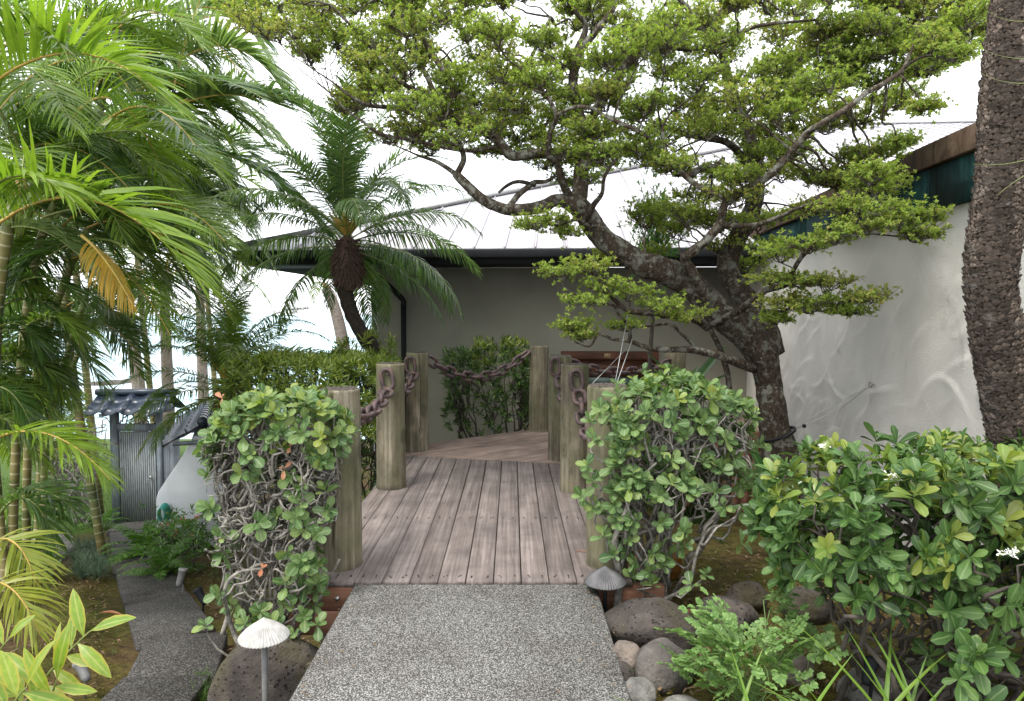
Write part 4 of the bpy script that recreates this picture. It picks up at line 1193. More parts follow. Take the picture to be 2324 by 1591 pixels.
GAPS = [(1215, 40, 52, 34), (715, 175, 60, 30), (1060, 430, 75, 60), (1455, 208, 42, 18), (780, 300, 40, 30), (1010, 120, 26, 16), (1890, 20, 40, 14), (1870, 330, 60, 24), (2010, 300, 40, 40), (1500, 430, 46, 26), (1780, 440, 50, 30), (1480, 15, 30, 14), (990, 395, 60, 30), (1640, 190, 26, 16), (1190, 130, 30, 22), (640, 95, 22, 14), (880, 270, 46, 20), (1740, 105, 30, 12), (1420, 410, 40, 30), (1100, 395, 40, 28)]
def inpoly(x, y, poly):
    c = False; j = len(poly) - 1
    for i in range(len(poly)):
        if (poly[i][1] > y) != (poly[j][1] > y) and x < (poly[j][0] - poly[i][0]) * (y - poly[i][1]) / (poly[j][1] - poly[i][1]) + poly[i][0]: c = not c
        j = i
    return c
def ymax(px):
    if px < 1700: return 9.0
    return 2.84 / ((px - 1162) / 1560 - .063) - .35
got = []
for layer in range(3):
    pts = []
    tries = 0
    while tries < 6000 and len(pts) < (54, 98, 116)[layer]:
        tries += 1
        x, y = rngT.uniform(470, 2240), rngT.uniform(-25, 520)
        if not inpoly(x, y, CROWN): continue
        if any(((x - a) / (c + 20)) ** 2 + ((y - b) / (d + 14)) ** 2 < 1 for a, b, c, d in GAPS): continue
        if any(((x - a) / 78) ** 2 + ((y - b) / 44) ** 2 < (1, .7, .6)[layer] for a, b in pts): continue
        pts.append((x, y))
    for x, y in pts:
        Y = (5.75, 6.6, 7.4)[layer] + rngT.uniform(-.35, .35)
        if y > 300: Y = min(Y, ymax(x))
        if x > 1850: Y = min(Y, 6.0)
        got.append((x, y, Y, rngT.uniform(38, 74), rngT.uniform(14, 28)))
PADS = PADS + got
ALLP = np.concatenate(LIMBS)
twig = MB(); leafm = MB()
for pi, (x, y, Y, hw, hh) in enumerate(PADS):
    c = P(x, y, Y); k = Y / FPX
    rx, rz = hw * k, hh * k; ry = rx * .9
    dist = np.linalg.norm(ALLP[:, :3] - (c - [0, 0, rz]), axis=1)
    i = np.argmin(dist)
    root = ALLP[i, :3]
    hub = c + np.array([0, 0, -rz * .8]) + (root - c) * .12
    dl = np.linalg.norm(hub - root)
    if dl > .05:
        cv = catmull(crooked(root, hub, 5, .045, rngT, .05), 3)
        add_tube(twig, cv, np.linspace(min(.006 + .011 * dl, ALLP[i, 3] * .8), .0055, len(cv)), 5, False)
    nm = int(rngT.integers(10, 14)) if hw > 58 or y < 450 else int(rngT.integers(7, 9))
    ends, dirs = [], []
    for a in np.linspace(0, 2 * np.pi, nm, endpoint=False):
        a += rngT.normal(0, .25); rr_ = rngT.uniform(.55, 1.0)
        e = c + np.array([rx * rr_ * math.cos(a), ry * rr_ * math.sin(a), rz * rngT.uniform(-.35, .9) * (1.15 - .7 * rr_)])
        cv = crooked(hub, e, 6, .10, rngT, .06)
        add_tube(twig, cv, np.linspace(.0052, .0022, 6), 4, False)
        for j in range(2, 6):
            nsub = 2 if j < 5 else 3
            for _ in range(nsub):
                d_ = nrm(nrm(e - hub) * .5 + rngT.normal(0, .7, 3) * [1, 1, .45] + [0, 0, .35])
                ee = cv[j] + d_ * rngT.uniform(.05, .14)
                add_tube(twig, np.stack([cv[j], (cv[j] + ee) / 2 + rngT.normal(0, .012, 3), ee]), np.array([.0022, .0018, .0012]), 3, False)
                ends.append(ee); dirs.append(d_)
                ends.append((cv[j] + ee) / 2 + rngT.normal(0, .01, 3)); dirs.append(nrm(d_ + rngT.normal(0, .5, 3)))
    ends = np.array(ends); dirs = nrm(np.array(dirs) + [0, 0, .5])
    L = rosettes(ends, dirs, 10, .029, (25, 85), rngT, .4)
    bias = np.clip(rngT.normal(rngT.uniform(.12, .62), .20, len(L[0])), 0, 1)
    bake(leafm, TINY, L, bias, 0, rngT)
print('tree leaves', len(PADS), leafm.n // 9)
twig.build('twigs', M_BARK, tree, kind='stuff')
leafm.build('crown', M_TREE, tree, kind='stuff')
# strap and guy wires of the tree
st = thing('tree_strap', 'black rubber strap with guy wire around the leaning tree trunk', 'strap')
tc_ = P(1764, 985, 6.5); a = np.linspace(0, 2 * np.pi, 21)
mb = MB(); rs = .155
add_tube(mb, np.stack([tc_[0] + rs * np.cos(a), tc_[1] + rs * np.sin(a), tc_[2] + .06 * np.cos(a)], -1), .017, 6, False)
mb.build('strap', M_BLACK, st, smooth=True)
mb = MB(); k0 = tc_ + [rs, 0, .05]; k1 = P(1825, 967, 6.35)
add_tube(mb, np.stack([k0, (k0 + k1) / 2, k1]), .004, 4); add_tube(mb, np.stack([k1, (k1 + wp) / 2 - [0, 0, .03], wp + [-.05, 0, 0]]), .0028, 4)
add_tube(mb, np.stack([P(1755, 1010, 6.3), P(1860, 935, 6.0), wp + [-.05, 0, -.01]]), .0022, 4)
mb.build('guy_wire', M_WIRE, st)
mb = MB(); v, q = lathe([(0, -.02), (.018, -.012), (.018, .012), (0, .02)], 10); mb.add(v, q)
mb.build('clamp', M_BLACK, st, loc=k1)
gw = thing('guy_wires', 'thin steel wires tying low branches down to the shrub bed', 'wire')
for a_, b_ in (((1425, 715, 5.6), (1392, 890, 5.1)), ((1448, 735, 5.7), (1396, 880, 5.1)), ((1424, 790, 5.75), (1335, 880, 5.4))):
    mb = MB(); A_, B_ = P(*a_), P(*b_); add_tube(mb, np.stack([A_, (A_ + B_) / 2, B_]), .0035, 4)
    mb.build('wire', M_WIRE, gw)
# ------------------------------------------------------------------ rosette shrubs
def taper_x(p, c, taper, z0, z1, dome, hx):
    t = np.clip((p[2] - z0) / (z1 - z0), 0, 1)
    u = (p[0] - c[0]) / hx
    p[0] = c[0] + (p[0] - c[0]) * (taper + (1 - taper) * min(1, t * 1.6) ** .7)
    p[2] -= dome * u * u * t
    return p
def shell_points(n, box3, shell, rng, faces=('top', 'front', 'left', 'right'), power=1.0, round_=.25, taper=1.0, dome=0.0):
    (x0, x1), (y0, y1), (z0, z1) = box3
    c = np.array([(x0 + x1) / 2, (y0 + y1) / 2, (z0 + z1) / 2]); h = np.array([x1 - x0, y1 - y0, z1 - z0]) / 2
    out, ax = [], []
    while len(out) < n:
        p = rng.uniform(-1, 1, 3)
        if rng.uniform() > ((p[2] + 1) / 2) ** power + .12: continue
        d = np.array([(1 - abs(p[0])) * h[0], (1 + p[1]) * h[1], (1 - p[2]) * h[2]])
        if d.min() > shell * rng.uniform(.2, 1): continue
        # round the box off
        e = np.abs(p) ** 3.2
        if e.sum() > 1 + round_ * 3: continue
        w = np.array([math.copysign(max(0, 1 - d[0] / .25), p[0]), -max(0, 1 - d[1] / .25), max(0, 1 - d[2] / .25) * 1.2])
        wp_ = c + p * h
        wp_ = wp_ + .05 * np.array([noise3(wp_[None], 6, 21)[0], noise3(wp_[None], 6, 22)[0], noise3(wp_[None], 5, 23)[0]])
        wp_ = taper_x(wp_, c, taper, z0, z1, dome, h[0])
        out.append(wp_); ax.append(nrm(w + [0, -.15, .45] + rng.normal(0, .35, 3)))
    return np.array(out), np.array(ax)
def tangle(mb, n, box3, rng, taper=1.0, dome=0.0, *a_, **k_):
    hx = (box3[0][1] - box3[0][0]) / 2; cc = [(box3[0][0] + box3[0][1]) / 2]
    _tangle(mb, n, box3, rng, lambda q: taper_x(q.copy(), cc, taper, box3[2][0], box3[2][1], dome, hx), *a_, **k_)
def _tangle(mb, n, box3, rng, warp, r=(.004, .009), seg=(4, 8), step=(.04, .10), up=.15, front=.0):
    (x0, x1), (y0, y1), (z0, z1) = box3
    for _ in range(n):
        p = np.array([rng.uniform(x0, x1), y0 + (y1 - y0) * rng.uniform() ** (1 + front), rng.uniform(z0, z1)])
        d = nrm(rng.normal(0, 1, 3) * [1, .6, .9] + [0, 0, up]); pts = [p]
        for k in range(rng.integers(*seg) + 3):
            d = nrm(d + rng.normal(0, .85, 3) + [0, 0, up * .3]); p = p + d * rng.uniform(*step) * .62
            p = np.clip(p, [x0, y0, z0], [x1, y1 + .2, z1])
            pts.append(p + rng.normal(0, .004, 3))
        pts = np.array([warp(q_) for q_ in pts]); ra = rng.uniform(*r)
        add_tube(mb, pts, np.linspace(ra, ra * .5, len(pts)), 5, True)
def stems(mb, roots, tips, rng, r0=.014, r1=.004, amp=.10, n=7, loose=.8):
    for t in tips:
        i = rng.integers(len(roots)); a = np.array(roots[i])
        dv = a - t; ll = np.linalg.norm(dv); a = t + dv * min(1.0, rng.uniform(.22, .5) / ll) if rng.uniform() < loose else a
        n_ = int(max(6, min(22, np.linalg.norm(a - t) / .05)))
        add_tube(mb, gnarl(a, t, n_, amp if n_ < 12 else amp * .4, rng), np.linspace(r0 * rng.uniform(.5, 1.1), r1, n_), 5, True)
def shrub(name, label, cat, rpos, rax, K, size, mats, tpl, tpl_lo, rng, spread=(30, 85), young=.0, n_obj=280, group=None, dead=0):
    t = thing(name, label, cat, group)
    L = rosettes(rpos, rax, K, size, spread, rng)
    yz = rpos[:, 2]; yl = (rng.uniform(0, 1, len(rpos)) < young * np.clip((yz - np.median(yz)) * 3 + .8, .15, 2))
    isy = yl[L[5]]
    mm = [tpl_mesh('leaf', tpl, mats[0], r) for r in (0, .3, .6)]
    sel = pick_front(L, n_obj)
    sy = [i for i in sel if isy[i]]; so = [i for i in sel if not isy[i]]
    leaf_objs(L, so, mm, t, 'leaf', rng)
    if len(mats) > 1 and sy:
        leaf_objs(L, sy, [tpl_mesh('leaf', tpl, mats[1], r) for r in (0, .4)], t, 'leaf', rng)
    rest = np.ones(len(L[0]), bool); rest[sel] = False
    mb = MB()
    bake(mb, tpl_lo, sub(L, rest & ~isy), None, 0, rng); bake(mb, tpl_lo, sub(L, rest & isy), None, 1 if len(mats) > 1 else 0, rng)
    mb.build('foliage', mats[:2], t, smooth=True, kind='stuff')
    return t, L

# big clipped hawthorn hedge on the right
rg = np.random.default_rng(21)
pA, aA = shell_points(330, ((1.26, 3.05), (2.75, 3.55), (.42, 1.07)), .20, rg, power=.25, dome=.15)
pB, aB = shell_points(70, ((1.70, 2.75), (2.50, 3.0), (.10, .85)), .22, rg, power=.05)
pC, aC = shell_points(90, ((1.3, 2.7), (2.95, 3.5), (.38, .8)), .5, rg, power=.0)
rp_, ra_ = np.concatenate([pA, pB, pC]), np.concatenate([aA, aB, aC])
hedge, L = shrub('hawthorn_hedge', 'large glossy leaved hedge with white flowers in the right foreground', 'hedge', rp_, ra_, 8, .104, [M_HAW, M_HAW_Y], OBOV, OBOV_LO, rg, (28, 84), .26, 300)
mb = MB()
roots = [(1.5 + .13 * k, 3.1 + .12 * math.sin(k * 2.1), float(gz(1.5 + .13 * k, 3.1)) - .05) for k in range(9)]
stems(mb, roots, [p - a * .01 for p, a in zip(rp_, ra_)][::3], rg, .013, .003, .09)
mb.build('stems', M_TWIGD, hedge, smooth=True, kind='stuff')
for k in range(9):   # the thicker stems that can be told apart below the leaves
    a = np.array(roots[k]); b = a + np.array([rg.uniform(-.5, .5), rg.uniform(-.4, -.05), rg.uniform(.5, .7)])
    mb = MB(); add_tube(mb, crooked(a, b, 8, .07, rg), np.linspace(.017, .008, 8), 7); mb.build('stem', M_TWIGD, hedge, smooth=True)
def flower_head(par, p, n=9, s=.016):
    mb = MB()
    q = p + rg.normal(0, .016, (n, 3)) * [1, 1, .5]
    Lf = rosettes(q, np.tile([[0, -.4, 1.0]], (n, 1)) + rg.normal(0, .3, (n, 3)), 5, s, (65, 80), rg)
    bake(mb, OBOV_LO, Lf); mb.build('flower', M_WFLOW, par)
for px, py, Y in ((1868, 1012, 3.25), (2027, 1085, 3.0), (2290, 1258, 2.62), (2034, 1080, 3.02)):
    flower_head(hedge, P(px, py, Y))

# tangled shrub on the left of the deck entrance
rg = np.random.default_rng(22)
pA, aA = shell_points(125, ((-1.80, -1.03), (3.98, 4.40), (.66, 1.20)), .14, rg, power=1.5, dome=.14)
pB, aB = shell_points(30, ((-1.82, -1.12), (3.98, 4.3), (-.2, .75)), .10, rg, power=.0, taper=.6)
pD = np.array([P(x, y, Y) for x, y, Y in [(590, 1390, 3.95), (640, 1370, 4.0), (690, 1400, 3.95), (620, 1425, 3.9), (670, 1440, 3.92), (560, 1420, 3.9), (720, 1330, 4.0), (700, 1290, 4.05), (740, 1120, 4.05), (745, 1180, 4.05), (500, 1220, 4.0), (530, 1250, 4.05), (480, 1160, 4.05), (470, 1425, 4.1), (735, 960, 4.1), (745, 1000, 4.1), (720, 1420, 3.95), (650, 1330, 4.0)]])
aD = nrm(np.tile([[0, -.6, .8]], (len(pD), 1)) + rg.normal(0, .3, (len(pD), 3)))
rp_, ra_ = np.concatenate([pA, pB, pD]), np.concatenate([aA, aB, aD])
sl, L = shrub('tangled_shrub', 'shrub of bare tangled grey branches topped with round leaves, left of deck', 'shrub', rp_, ra_, 7, .092, [M_HAW_D, M_HAW_Y], ROUND, ROUND_LO, rg, (30, 82), .14, 300)
mb = MB()
tangle(mb, 380, ((-1.82, -1.10), (4.0, 4.4), (.28, 1.02)), rg, .72, .1, (.004, .010), (4, 8), (.035, .085), .1)
tangle(mb, 60, ((-1.8, -1.14), (3.98, 4.3), (-.15, .45)), rg, .6, .0, (.005, .010), (4, 8), (.06, .12), .15)
stems(mb, [(-1.55, 4.2, -.75), (-1.45, 4.15, -.7), (-1.65, 4.2, -.75)], [p - a * .01 for p, a in zip(rp_, ra_)][::2], rg, .014, .004, .13)
mb.build('twigs', M_TWIG, sl, smooth=True, kind='stuff')
for k, (pts) in enumerate([[(560, 1500), (525, 1420), (510, 1340), (540, 1300), (600, 1290)], [(600, 1500), (560, 1430), (545, 1350), (570, 1290), (640, 1270), (690, 1270)], [(690, 1270), (640, 1240), (600, 1200), (585, 1170), (640, 1195), (700, 1180)], [(640, 1500), (650, 1400), (670, 1320), (700, 1260), (720, 1200)], [(700, 1410), (740, 1330), (770, 1270)], [(505, 1440), (520, 1380), (505, 1330), (560, 1330), (620, 1330)]]):
    c = catmull([P(x, y, 4.02 + .05 * k + .04 * math.sin(i * 2.0)) for i, (x, y) in enumerate(pts)], 5)
    mb = MB(); add_tube(mb, c, np.linspace(.016, .008, len(c)), 7); mb.build('branch', M_TWIG, sl, smooth=True)
Ld = rosettes(np.array([P(645, 1065, 4.0), P(660, 1015, 4.0), P(595, 1290, 3.95), P(505, 905, 4.1)]), np.tile([[0, -.6, .5]], (4, 1)), 3, .06, (50, 90), rg)
leaf_objs(Ld, range(len(Ld[0])), [tpl_mesh('withered_leaf', OBOV, M_DEADLEAF)], sl, 'withered_leaf', rg)

# round leaved shrub on the right of the deck
rg = np.random.default_rng(23)
pA, aA = shell_points(235, ((.62, 1.58), (4.22, 5.1), (.56, 1.25)), .17, rg, power=1.0, dome=.20)
pB, aB = shell_points(45, ((.58, 1.52), (4.15, 4.6), (.1, .75)), .14, rg, power=.0, taper=.55)
pD = np.array([P(x, y, Y) for x, y, Y in [(1335, 1060, 4.2), (1325, 1130, 4.2), (1345, 1150, 4.25), (1350, 1000, 4.25), (1370, 1220, 4.2), (1395, 1260, 4.2), (1420, 1180, 4.2), (1500, 1190, 4.2), (1550, 1240, 4.2), (1560, 1210, 4.2), (1600, 1310, 4.1), (1570, 1330, 4.1), (1480, 1330, 4.15), (1430, 1310, 4.2), (1340, 960, 4.3), (1365, 930, 4.3), (1700, 1020, 4.5), (1690, 980, 4.6), (1345, 1095, 4.2), (1400, 900, 4.25), (1425, 930, 4.2), (1405, 960, 4.2), (1430, 990, 4.2), (1410, 1020, 4.2), (1390, 1060, 4.2), (1415, 1090, 4.2), (1400, 1120, 4.2), (1440, 880, 4.3), (1395, 1150, 4.2), (1410, 920, 4.22), (1400, 985, 4.2), (1385, 1020, 4.22), (1405, 1045, 4.2), (1420, 1135, 4.2), (1400, 1185, 4.2), (1420, 960, 4.2), (1390, 940, 4.25), (1415, 1060, 4.22)]])
aD = nrm(np.tile([[-.1, -.7, .7]], (len(pD), 1)) + rg.normal(0, .35, (len(pD), 3)))
rp_, ra_ = np.concatenate([pA, pB, pD]), np.concatenate([aA, aB, aD])
sr, L = shrub('round_leaved_shrub', 'dense shrub of round grey green leaves right of the deck', 'shrub', rp_, ra_, 7, .088, [M_HAW_D, M_HAW_Y], ROUND, ROUND_LO, rg, (30, 84), .06, 300)
mb = MB()
tangle(mb, 150, ((.72, 1.52), (4.3, 4.9), (.45, 1.05)), rg, .7, .1, (.004, .009), (4, 8), (.04, .10), .1)
stems(mb, [(.86, 4.4, -.25), (1.0, 4.45, -.25), (.92, 4.5, -.3)], [p - a * .01 for p, a in zip(rp_, ra_)][::2], rg, .016, .004, .12)
mb.build('twigs', M_TWIG, sr, smooth=True, kind='stuff')
for k, pts in enumerate([[(1400, 1390), (1405, 1310), (1395, 1230), (1420, 1160), (1440, 1100), (1490, 1050)], [(1430, 1380), (1480, 1370), (1560, 1330), (1580, 1260), (1610, 1200), (1660, 1190), (1680, 1150)], [(1420, 1160), (1470, 1200), (1480, 1230)], [(1405, 1300), (1440, 1220), (1520, 1190), (1600, 1170)], [(1530, 1030), (1560, 1080), (1590, 1150), (1600, 1180)]]):
    c = catmull([P(x, y, 4.22 + .04 * k + .05 * math.sin(i * 1.7)) for i, (x, y) in enumerate(pts)], 5)
    mb = MB(); add_tube(mb, c, np.linspace(.026 if k == 0 else .014, .007, len(c)), 8); mb.build('branch', M_TWIG, sr, smooth=True)

def inner(par, n, box3, size, mat, seed):  # extra leaf mass added inside a shrub to block light and darken it
    r_ = np.random.default_rng(seed); p = np.stack([r_.uniform(a, b, n) for a, b in box3], -1)
    mb = MB(); bake(mb, OBOV_LO, rosettes(p, r_.normal(0, .7, (n, 3)) + [0, 0, .3], 7, size, (30, 88), r_)); mb.build('light_blocking_foliage', mat, par, kind='stuff')
inner(sr, 170, ((.85, 1.5), (4.6, 5.15), (.25, 1.02)), .10, M_HAW, 3)
inner(sl, 60, ((-1.7, -1.25), (4.3, 4.5), (.2, .9)), .09, M_HAW, 4)
inner(hedge, 150, ((1.5, 2.9), (3.2, 3.6), (.35, .85)), .11, M_HAW, 5)
# clipped yellow-green hedge and the dark bush before the wall (narrow whorled leaves)
rg = np.random.default_rng(24)
pA, aA = shell_points(1100, ((-3.15, -1.48), (7.3, 9.0), (.2, 1.17)), .16, rg, power=.4)
t, L = shrub('podocarpus_hedge', 'clipped yellow green needle leaved hedge behind the left posts', 'hedge', pA, aA, 13, .115, [M_POD], STRAP, STRAP, rg, (20, 80), 0, 200)
mb = MB(); stems(mb, [(-2.3, 8.0, -1.3), (-2.0, 8.1, -1.3), (-2.7, 8.1, -1.4)], pA[::12], rg, .02, .004, .08); mb.build('stems', M_TWIGD, t, kind='stuff')
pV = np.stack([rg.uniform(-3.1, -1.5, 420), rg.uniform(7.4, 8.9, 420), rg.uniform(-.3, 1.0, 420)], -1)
mb = MB(); bake(mb, STRAP, rosettes(pV, rg.normal(0, .6, (420, 3)) + [0, 0, .5], 9, .15, (20, 85), rg)); mb.build('light_blocking_foliage', M_PODD, t, kind='stuff')  # added dark filler that stops light showing through the hedge
pA, aA = shell_points(120, ((-2.3, -1.55), (8.6, 9.4), (.6, 1.38)), .2, rg, power=.4)
t, L = shrub('young_podocarpus', 'taller loose shoots of narrow leaves at base of date palm', 'shrub', pA, aA, 12, .12, [M_POD], STRAP, STRAP, rg, (15, 75), 0, 120)
mb = MB(); stems(mb, [(-1.9, 9.0, -1.5)], pA[::4], rg, .02, .004, .08); mb.build('stems', M_TWIGD, t, kind='stuff')
pA, aA = shell_points(330, ((-1.0, .28), (10.35, 11.15), (-.2, 1.12)), .22, rg, power=.5)
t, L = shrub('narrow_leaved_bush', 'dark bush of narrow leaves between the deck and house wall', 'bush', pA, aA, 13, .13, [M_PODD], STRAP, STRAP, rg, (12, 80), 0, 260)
pT, aT = shell_points(60, ((-.6, .25), (10.4, 11.0), (.85, 1.25)), .2, rg, power=.1)
Lt = rosettes(pT, aT + [0, 0, .6], 12, .14, (8, 60), rg); mb = MB(); bake(mb, STRAP, Lt); mb.build('young_shoots', M_POD, t, kind='stuff')
mb = MB(); stems(mb, [(-.35, 10.8, -1.6), (.0, 10.8, -1.6), (-.15, 10.7, -1.6), (-.6, 10.8, -1.6)], pA[::5], rg, .03, .005, .05); mb.build('stems', M_TWIGD, t, smooth=True, kind='stuff')
# slender fine leaved tree in front of the roof
pA = P(1490, 530, 8.0) + np.random.default_rng(8).normal(0, 1, (420, 3)) * [.13, .14, .24]
t, L = shrub('feathery_tree', 'slender tree with fine bright green tufts in front of the roof', 'tree', pA, nrm(pA - P(1490, 620, 8.0)), 10, .08, [M_FERN], STRAP, STRAP, rg, (10, 60), 0, 60)
mb = MB(); c = catmull([np.array([1.55, 8.0, -.7]), np.array([1.6, 8.0, 1.0]), P(1490, 600, 8.0), P(1490, 470, 8.0)], 6); add_tube(mb, c, np.linspace(.035, .01, len(c)), 7); mb.build('trunk', M_TWIGD, t, smooth=True)

# bush with leaning stems beside the gate
rg = np.random.default_rng(25)
pA, aA = shell_points(420, ((-10.3, -8.75), (13.0, 14.3), (-1.15, .12)), .4, rg, power=.3)
t, L = shrub('gate_bush', 'leaning multi stemmed bush left of the grey gate', 'bush', pA, aA, 8, .11, [M_TREE, M_ARECA], OBOV_LO, OBOV_LO, rg, (25, 85), .3, 120)
for k in range(9):
    a = np.array([-8.25 - .03 * k, 13.3 + .03 * k, float(path_h(13.3)) - .1]); b = a + np.array([-.1 - .12 * k, rg.uniform(-.2, .2), 1.5 + .06 * k])
    mb = MB(); add_tube(mb, crooked(a, b, 8, .05, rg), np.linspace(.04, .02, 8), 7); mb.build('stem', M_TWIG, t, smooth=True)
mb = MB(); tangle(mb, 110, ((-9.3, -8.0), (13.0, 14.0), (-1.7, -.4)), rg, 1.0, .0, (.008, .016), (4, 8), (.1, .2), .3); mb.build('twigs', M_TWIG, t, smooth=True, kind='stuff')

# ------------------------------------------------------------------ palms
rg = np.random.default_rng(31)
ATYPES = [(2.2, 80, 92), (2.3, 66, 108), (2.2, 50, 105), (2.1, 34, 95), (1.9, 16, 80), (1.7, -5, 60)]
def areca_set(mat, rib, seed):
    r_ = np.random.default_rng(seed)
    return [frond_meshes('frond', arc_curve(L_, e, b), mat, rib, .014, n=62, Lf=.58, W=.024, ang=(62, 20), vee=30, droop=.22, rng=r_, start=.16) for L_, e, b in ATYPES]
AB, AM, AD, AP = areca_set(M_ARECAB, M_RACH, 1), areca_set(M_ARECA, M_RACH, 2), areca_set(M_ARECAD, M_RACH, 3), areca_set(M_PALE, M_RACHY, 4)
def hero(parent, p0, p1, p2, mat, rib, n=46, Lf=.55, W=.038, ribr=.014, split=False, **kw):
    c = bez(P(*p0), P(*p1), P(*p2))
    org = c[0].copy()
    ms = frond_meshes('frond', c - org, mat, rib, ribr, n=n, Lf=Lf, W=W, rng=rg, **{'ang': (58, 20), 'vee': 22, 'droop': .32, 'start': .10, **kw})
    o = link('frond', ms[1], parent, loc=org)
    if not split:
        link('leaflets', ms[0], o, kind='stuff'); return o
    me = ms[0]; nv = len(me.vertices); co = np.zeros(nv * 3, np.float32); me.vertices.foreach_get('co', co); co = co.reshape(-1, 10, 3)
    tf = np.array([[2 * i, 2 * i + 2, 2 * i + 3, 2 * i + 1] for i in range(4)]); tuv = np.array([[.2 + .6 * j, i / 4] for i in range(5) for j in (0, 1)])
    for lv in co:
        c0 = lv[0].copy(); MB().add(lv - c0, tf, tuv, rg.uniform(0, .4)).build('leaflet', mat, o, loc=c0)
    return o
def crown(parent, top, sets, n, rng, sc=1.0, types=(0, 6), az0=0.0, lean=0):
    for k in range(n):
        ty = types[0] + int((k + .5) / n * (types[1] - types[0]))
        s_ = sets[rng.integers(len(sets))]
        put_frond(s_[ty], parent, Vector(top) + Vector((0, 0, -.04 * k)), az0 + k * 2.39996 + rng.normal(0, .25), rng.normal(0, .25), rng.normal(0, .07), sc * rng.uniform(.85, 1.08))
def cane(parent, pts, w, shaft=M_SHAFT, sl=.55):
    c = catmull([P(*p) for p in pts], 6)
    ln = len(c); k = int(ln * .84)
    rad = np.full(ln, w / 2) * np.linspace(1.1, .9, ln)
    mb = MB(); add_tube(mb, c[:k + 1], rad[:k + 1], 10, False); mb.build('cane', M_CANE, parent, smooth=True)
    r2 = rad[k:] * np.linspace(1.25, .7, ln - k)
    mb = MB(); add_tube(mb, c[k:], r2, 10, True); mb.build('crown_shaft', shaft, parent, smooth=True)
    return c[-1]

ar = thing('areca_palm', 'bushy clumping palm with ringed canes filling the left edge', 'palm')
tops = []
for pts, w, sh in (
        ([(25, 1330, 7.6), (35, 1050, 7.55), (45, 870, 7.5), (62, 700, 7.4), (88, 560, 7.3), (125, 455, 7.2)], .088, M_SHAFT),
        ([(60, 1335, 7.9), (62, 1050, 7.9), (78, 880, 7.9), (112, 740, 7.85), (162, 600, 7.8), (220, 470, 7.7)], .082, M_SHAFT),
        ([(-25, 1400, 6.6), (-20, 1000, 6.6), (-8, 700, 6.5), (22, 500, 6.4), (62, 385, 6.3)], .115, M_SHAFTO),
        ([(95, 1320, 8.2), (105, 1000, 8.2), (135, 880, 8.2), (160, 780, 8.2), (200, 660, 8.2)], .075, M_SHAFT),
        ([(15, 1340, 7.5), (-10, 1050, 7.5), (-15, 900, 7.5), (10, 640, 7.5), (90, 430, 7.5)], .075, M_SHAFT),
        ([(80, 1310, 8.4), (95, 1000, 8.5), (120, 900, 8.6), (165, 830, 8.7), (190, 760, 8.8)], .07, M_SHAFTO),
        ([(-60, 1400, 6.4), (-60, 900, 6.4), (-70, 400, 6.3), (-90, 200, 6.2)], .14, M_SHAFT)):
    tops.append(cane(ar, pts, w, sh))
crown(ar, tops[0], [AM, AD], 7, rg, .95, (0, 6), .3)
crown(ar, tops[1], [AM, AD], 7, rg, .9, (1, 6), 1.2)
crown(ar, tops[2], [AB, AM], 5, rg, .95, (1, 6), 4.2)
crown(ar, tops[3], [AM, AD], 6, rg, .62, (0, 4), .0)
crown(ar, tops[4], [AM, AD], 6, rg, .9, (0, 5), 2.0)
crown(ar, tops[5], [AM, AD], 5, rg, .5, (0, 4), .6)
crown(ar, tops[6], [AB, AM], 5, rg, .95, (0, 5), 5.2)
# the arching fronds one can follow one by one
hero(ar, (-90, 260, 5.6), (150, -10, 5.5), (395, 240, 5.4), M_ARECAB, M_RACHY, 56, .72, .036, split=True, vee=48, droop=.16)
hero(ar, (-60, 560, 5.3), (180, 300, 5.2), (455, 640, 5.1), M_ARECAB, M_RACHY, 58, .72, .036, split=True, vee=46, droop=.22)
hero(ar, (-80, 470, 5.0), (60, 330, 4.9), (170, 460, 4.8), M_ARECAB, M_RACH, 26, .50, .05, split=True)
hero(ar, (-40, 1010, 6.0), (110, 920, 5.9), (250, 1090, 5.8), M_ARECAB, M_RACHY, 44, .50, .034)
hero(ar, (-30, 1240, 5.6), (40, 1180, 5.5), (85, 1330, 5.4), M_YGRN, M_RACHY, 26, .40, .030)
hero(ar, (-40, 1330, 5.2), (30, 1290, 5.1), (90, 1440, 5.0), M_YGRN, M_RACHY, 26, .40, .030)
hero(ar, (185, 535, 5.3), (235, 570, 5.2), (300, 690, 5.1), M_YELL, M_RACHY, 48, .30, .019, droop=.9, vee=-14)
hero(ar, (230, 520, 8.0), (330, 470, 8.0), (440, 620, 8.0), M_ARECA, M_RACHY, 40, .5, .034)
hero(ar, (225, 480, 8.2), (340, 470, 8.4), (420, 560, 8.6), M_YELL, M_RACHY, 20, .30, .03, droop=.8)
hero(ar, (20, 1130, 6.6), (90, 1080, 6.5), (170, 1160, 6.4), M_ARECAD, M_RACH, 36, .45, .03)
hero(ar, (-10, 1180, 6.2), (60, 1060, 6.2), (130, 1230, 6.2), M_ARECAD, M_RACH, 36, .45, .03)

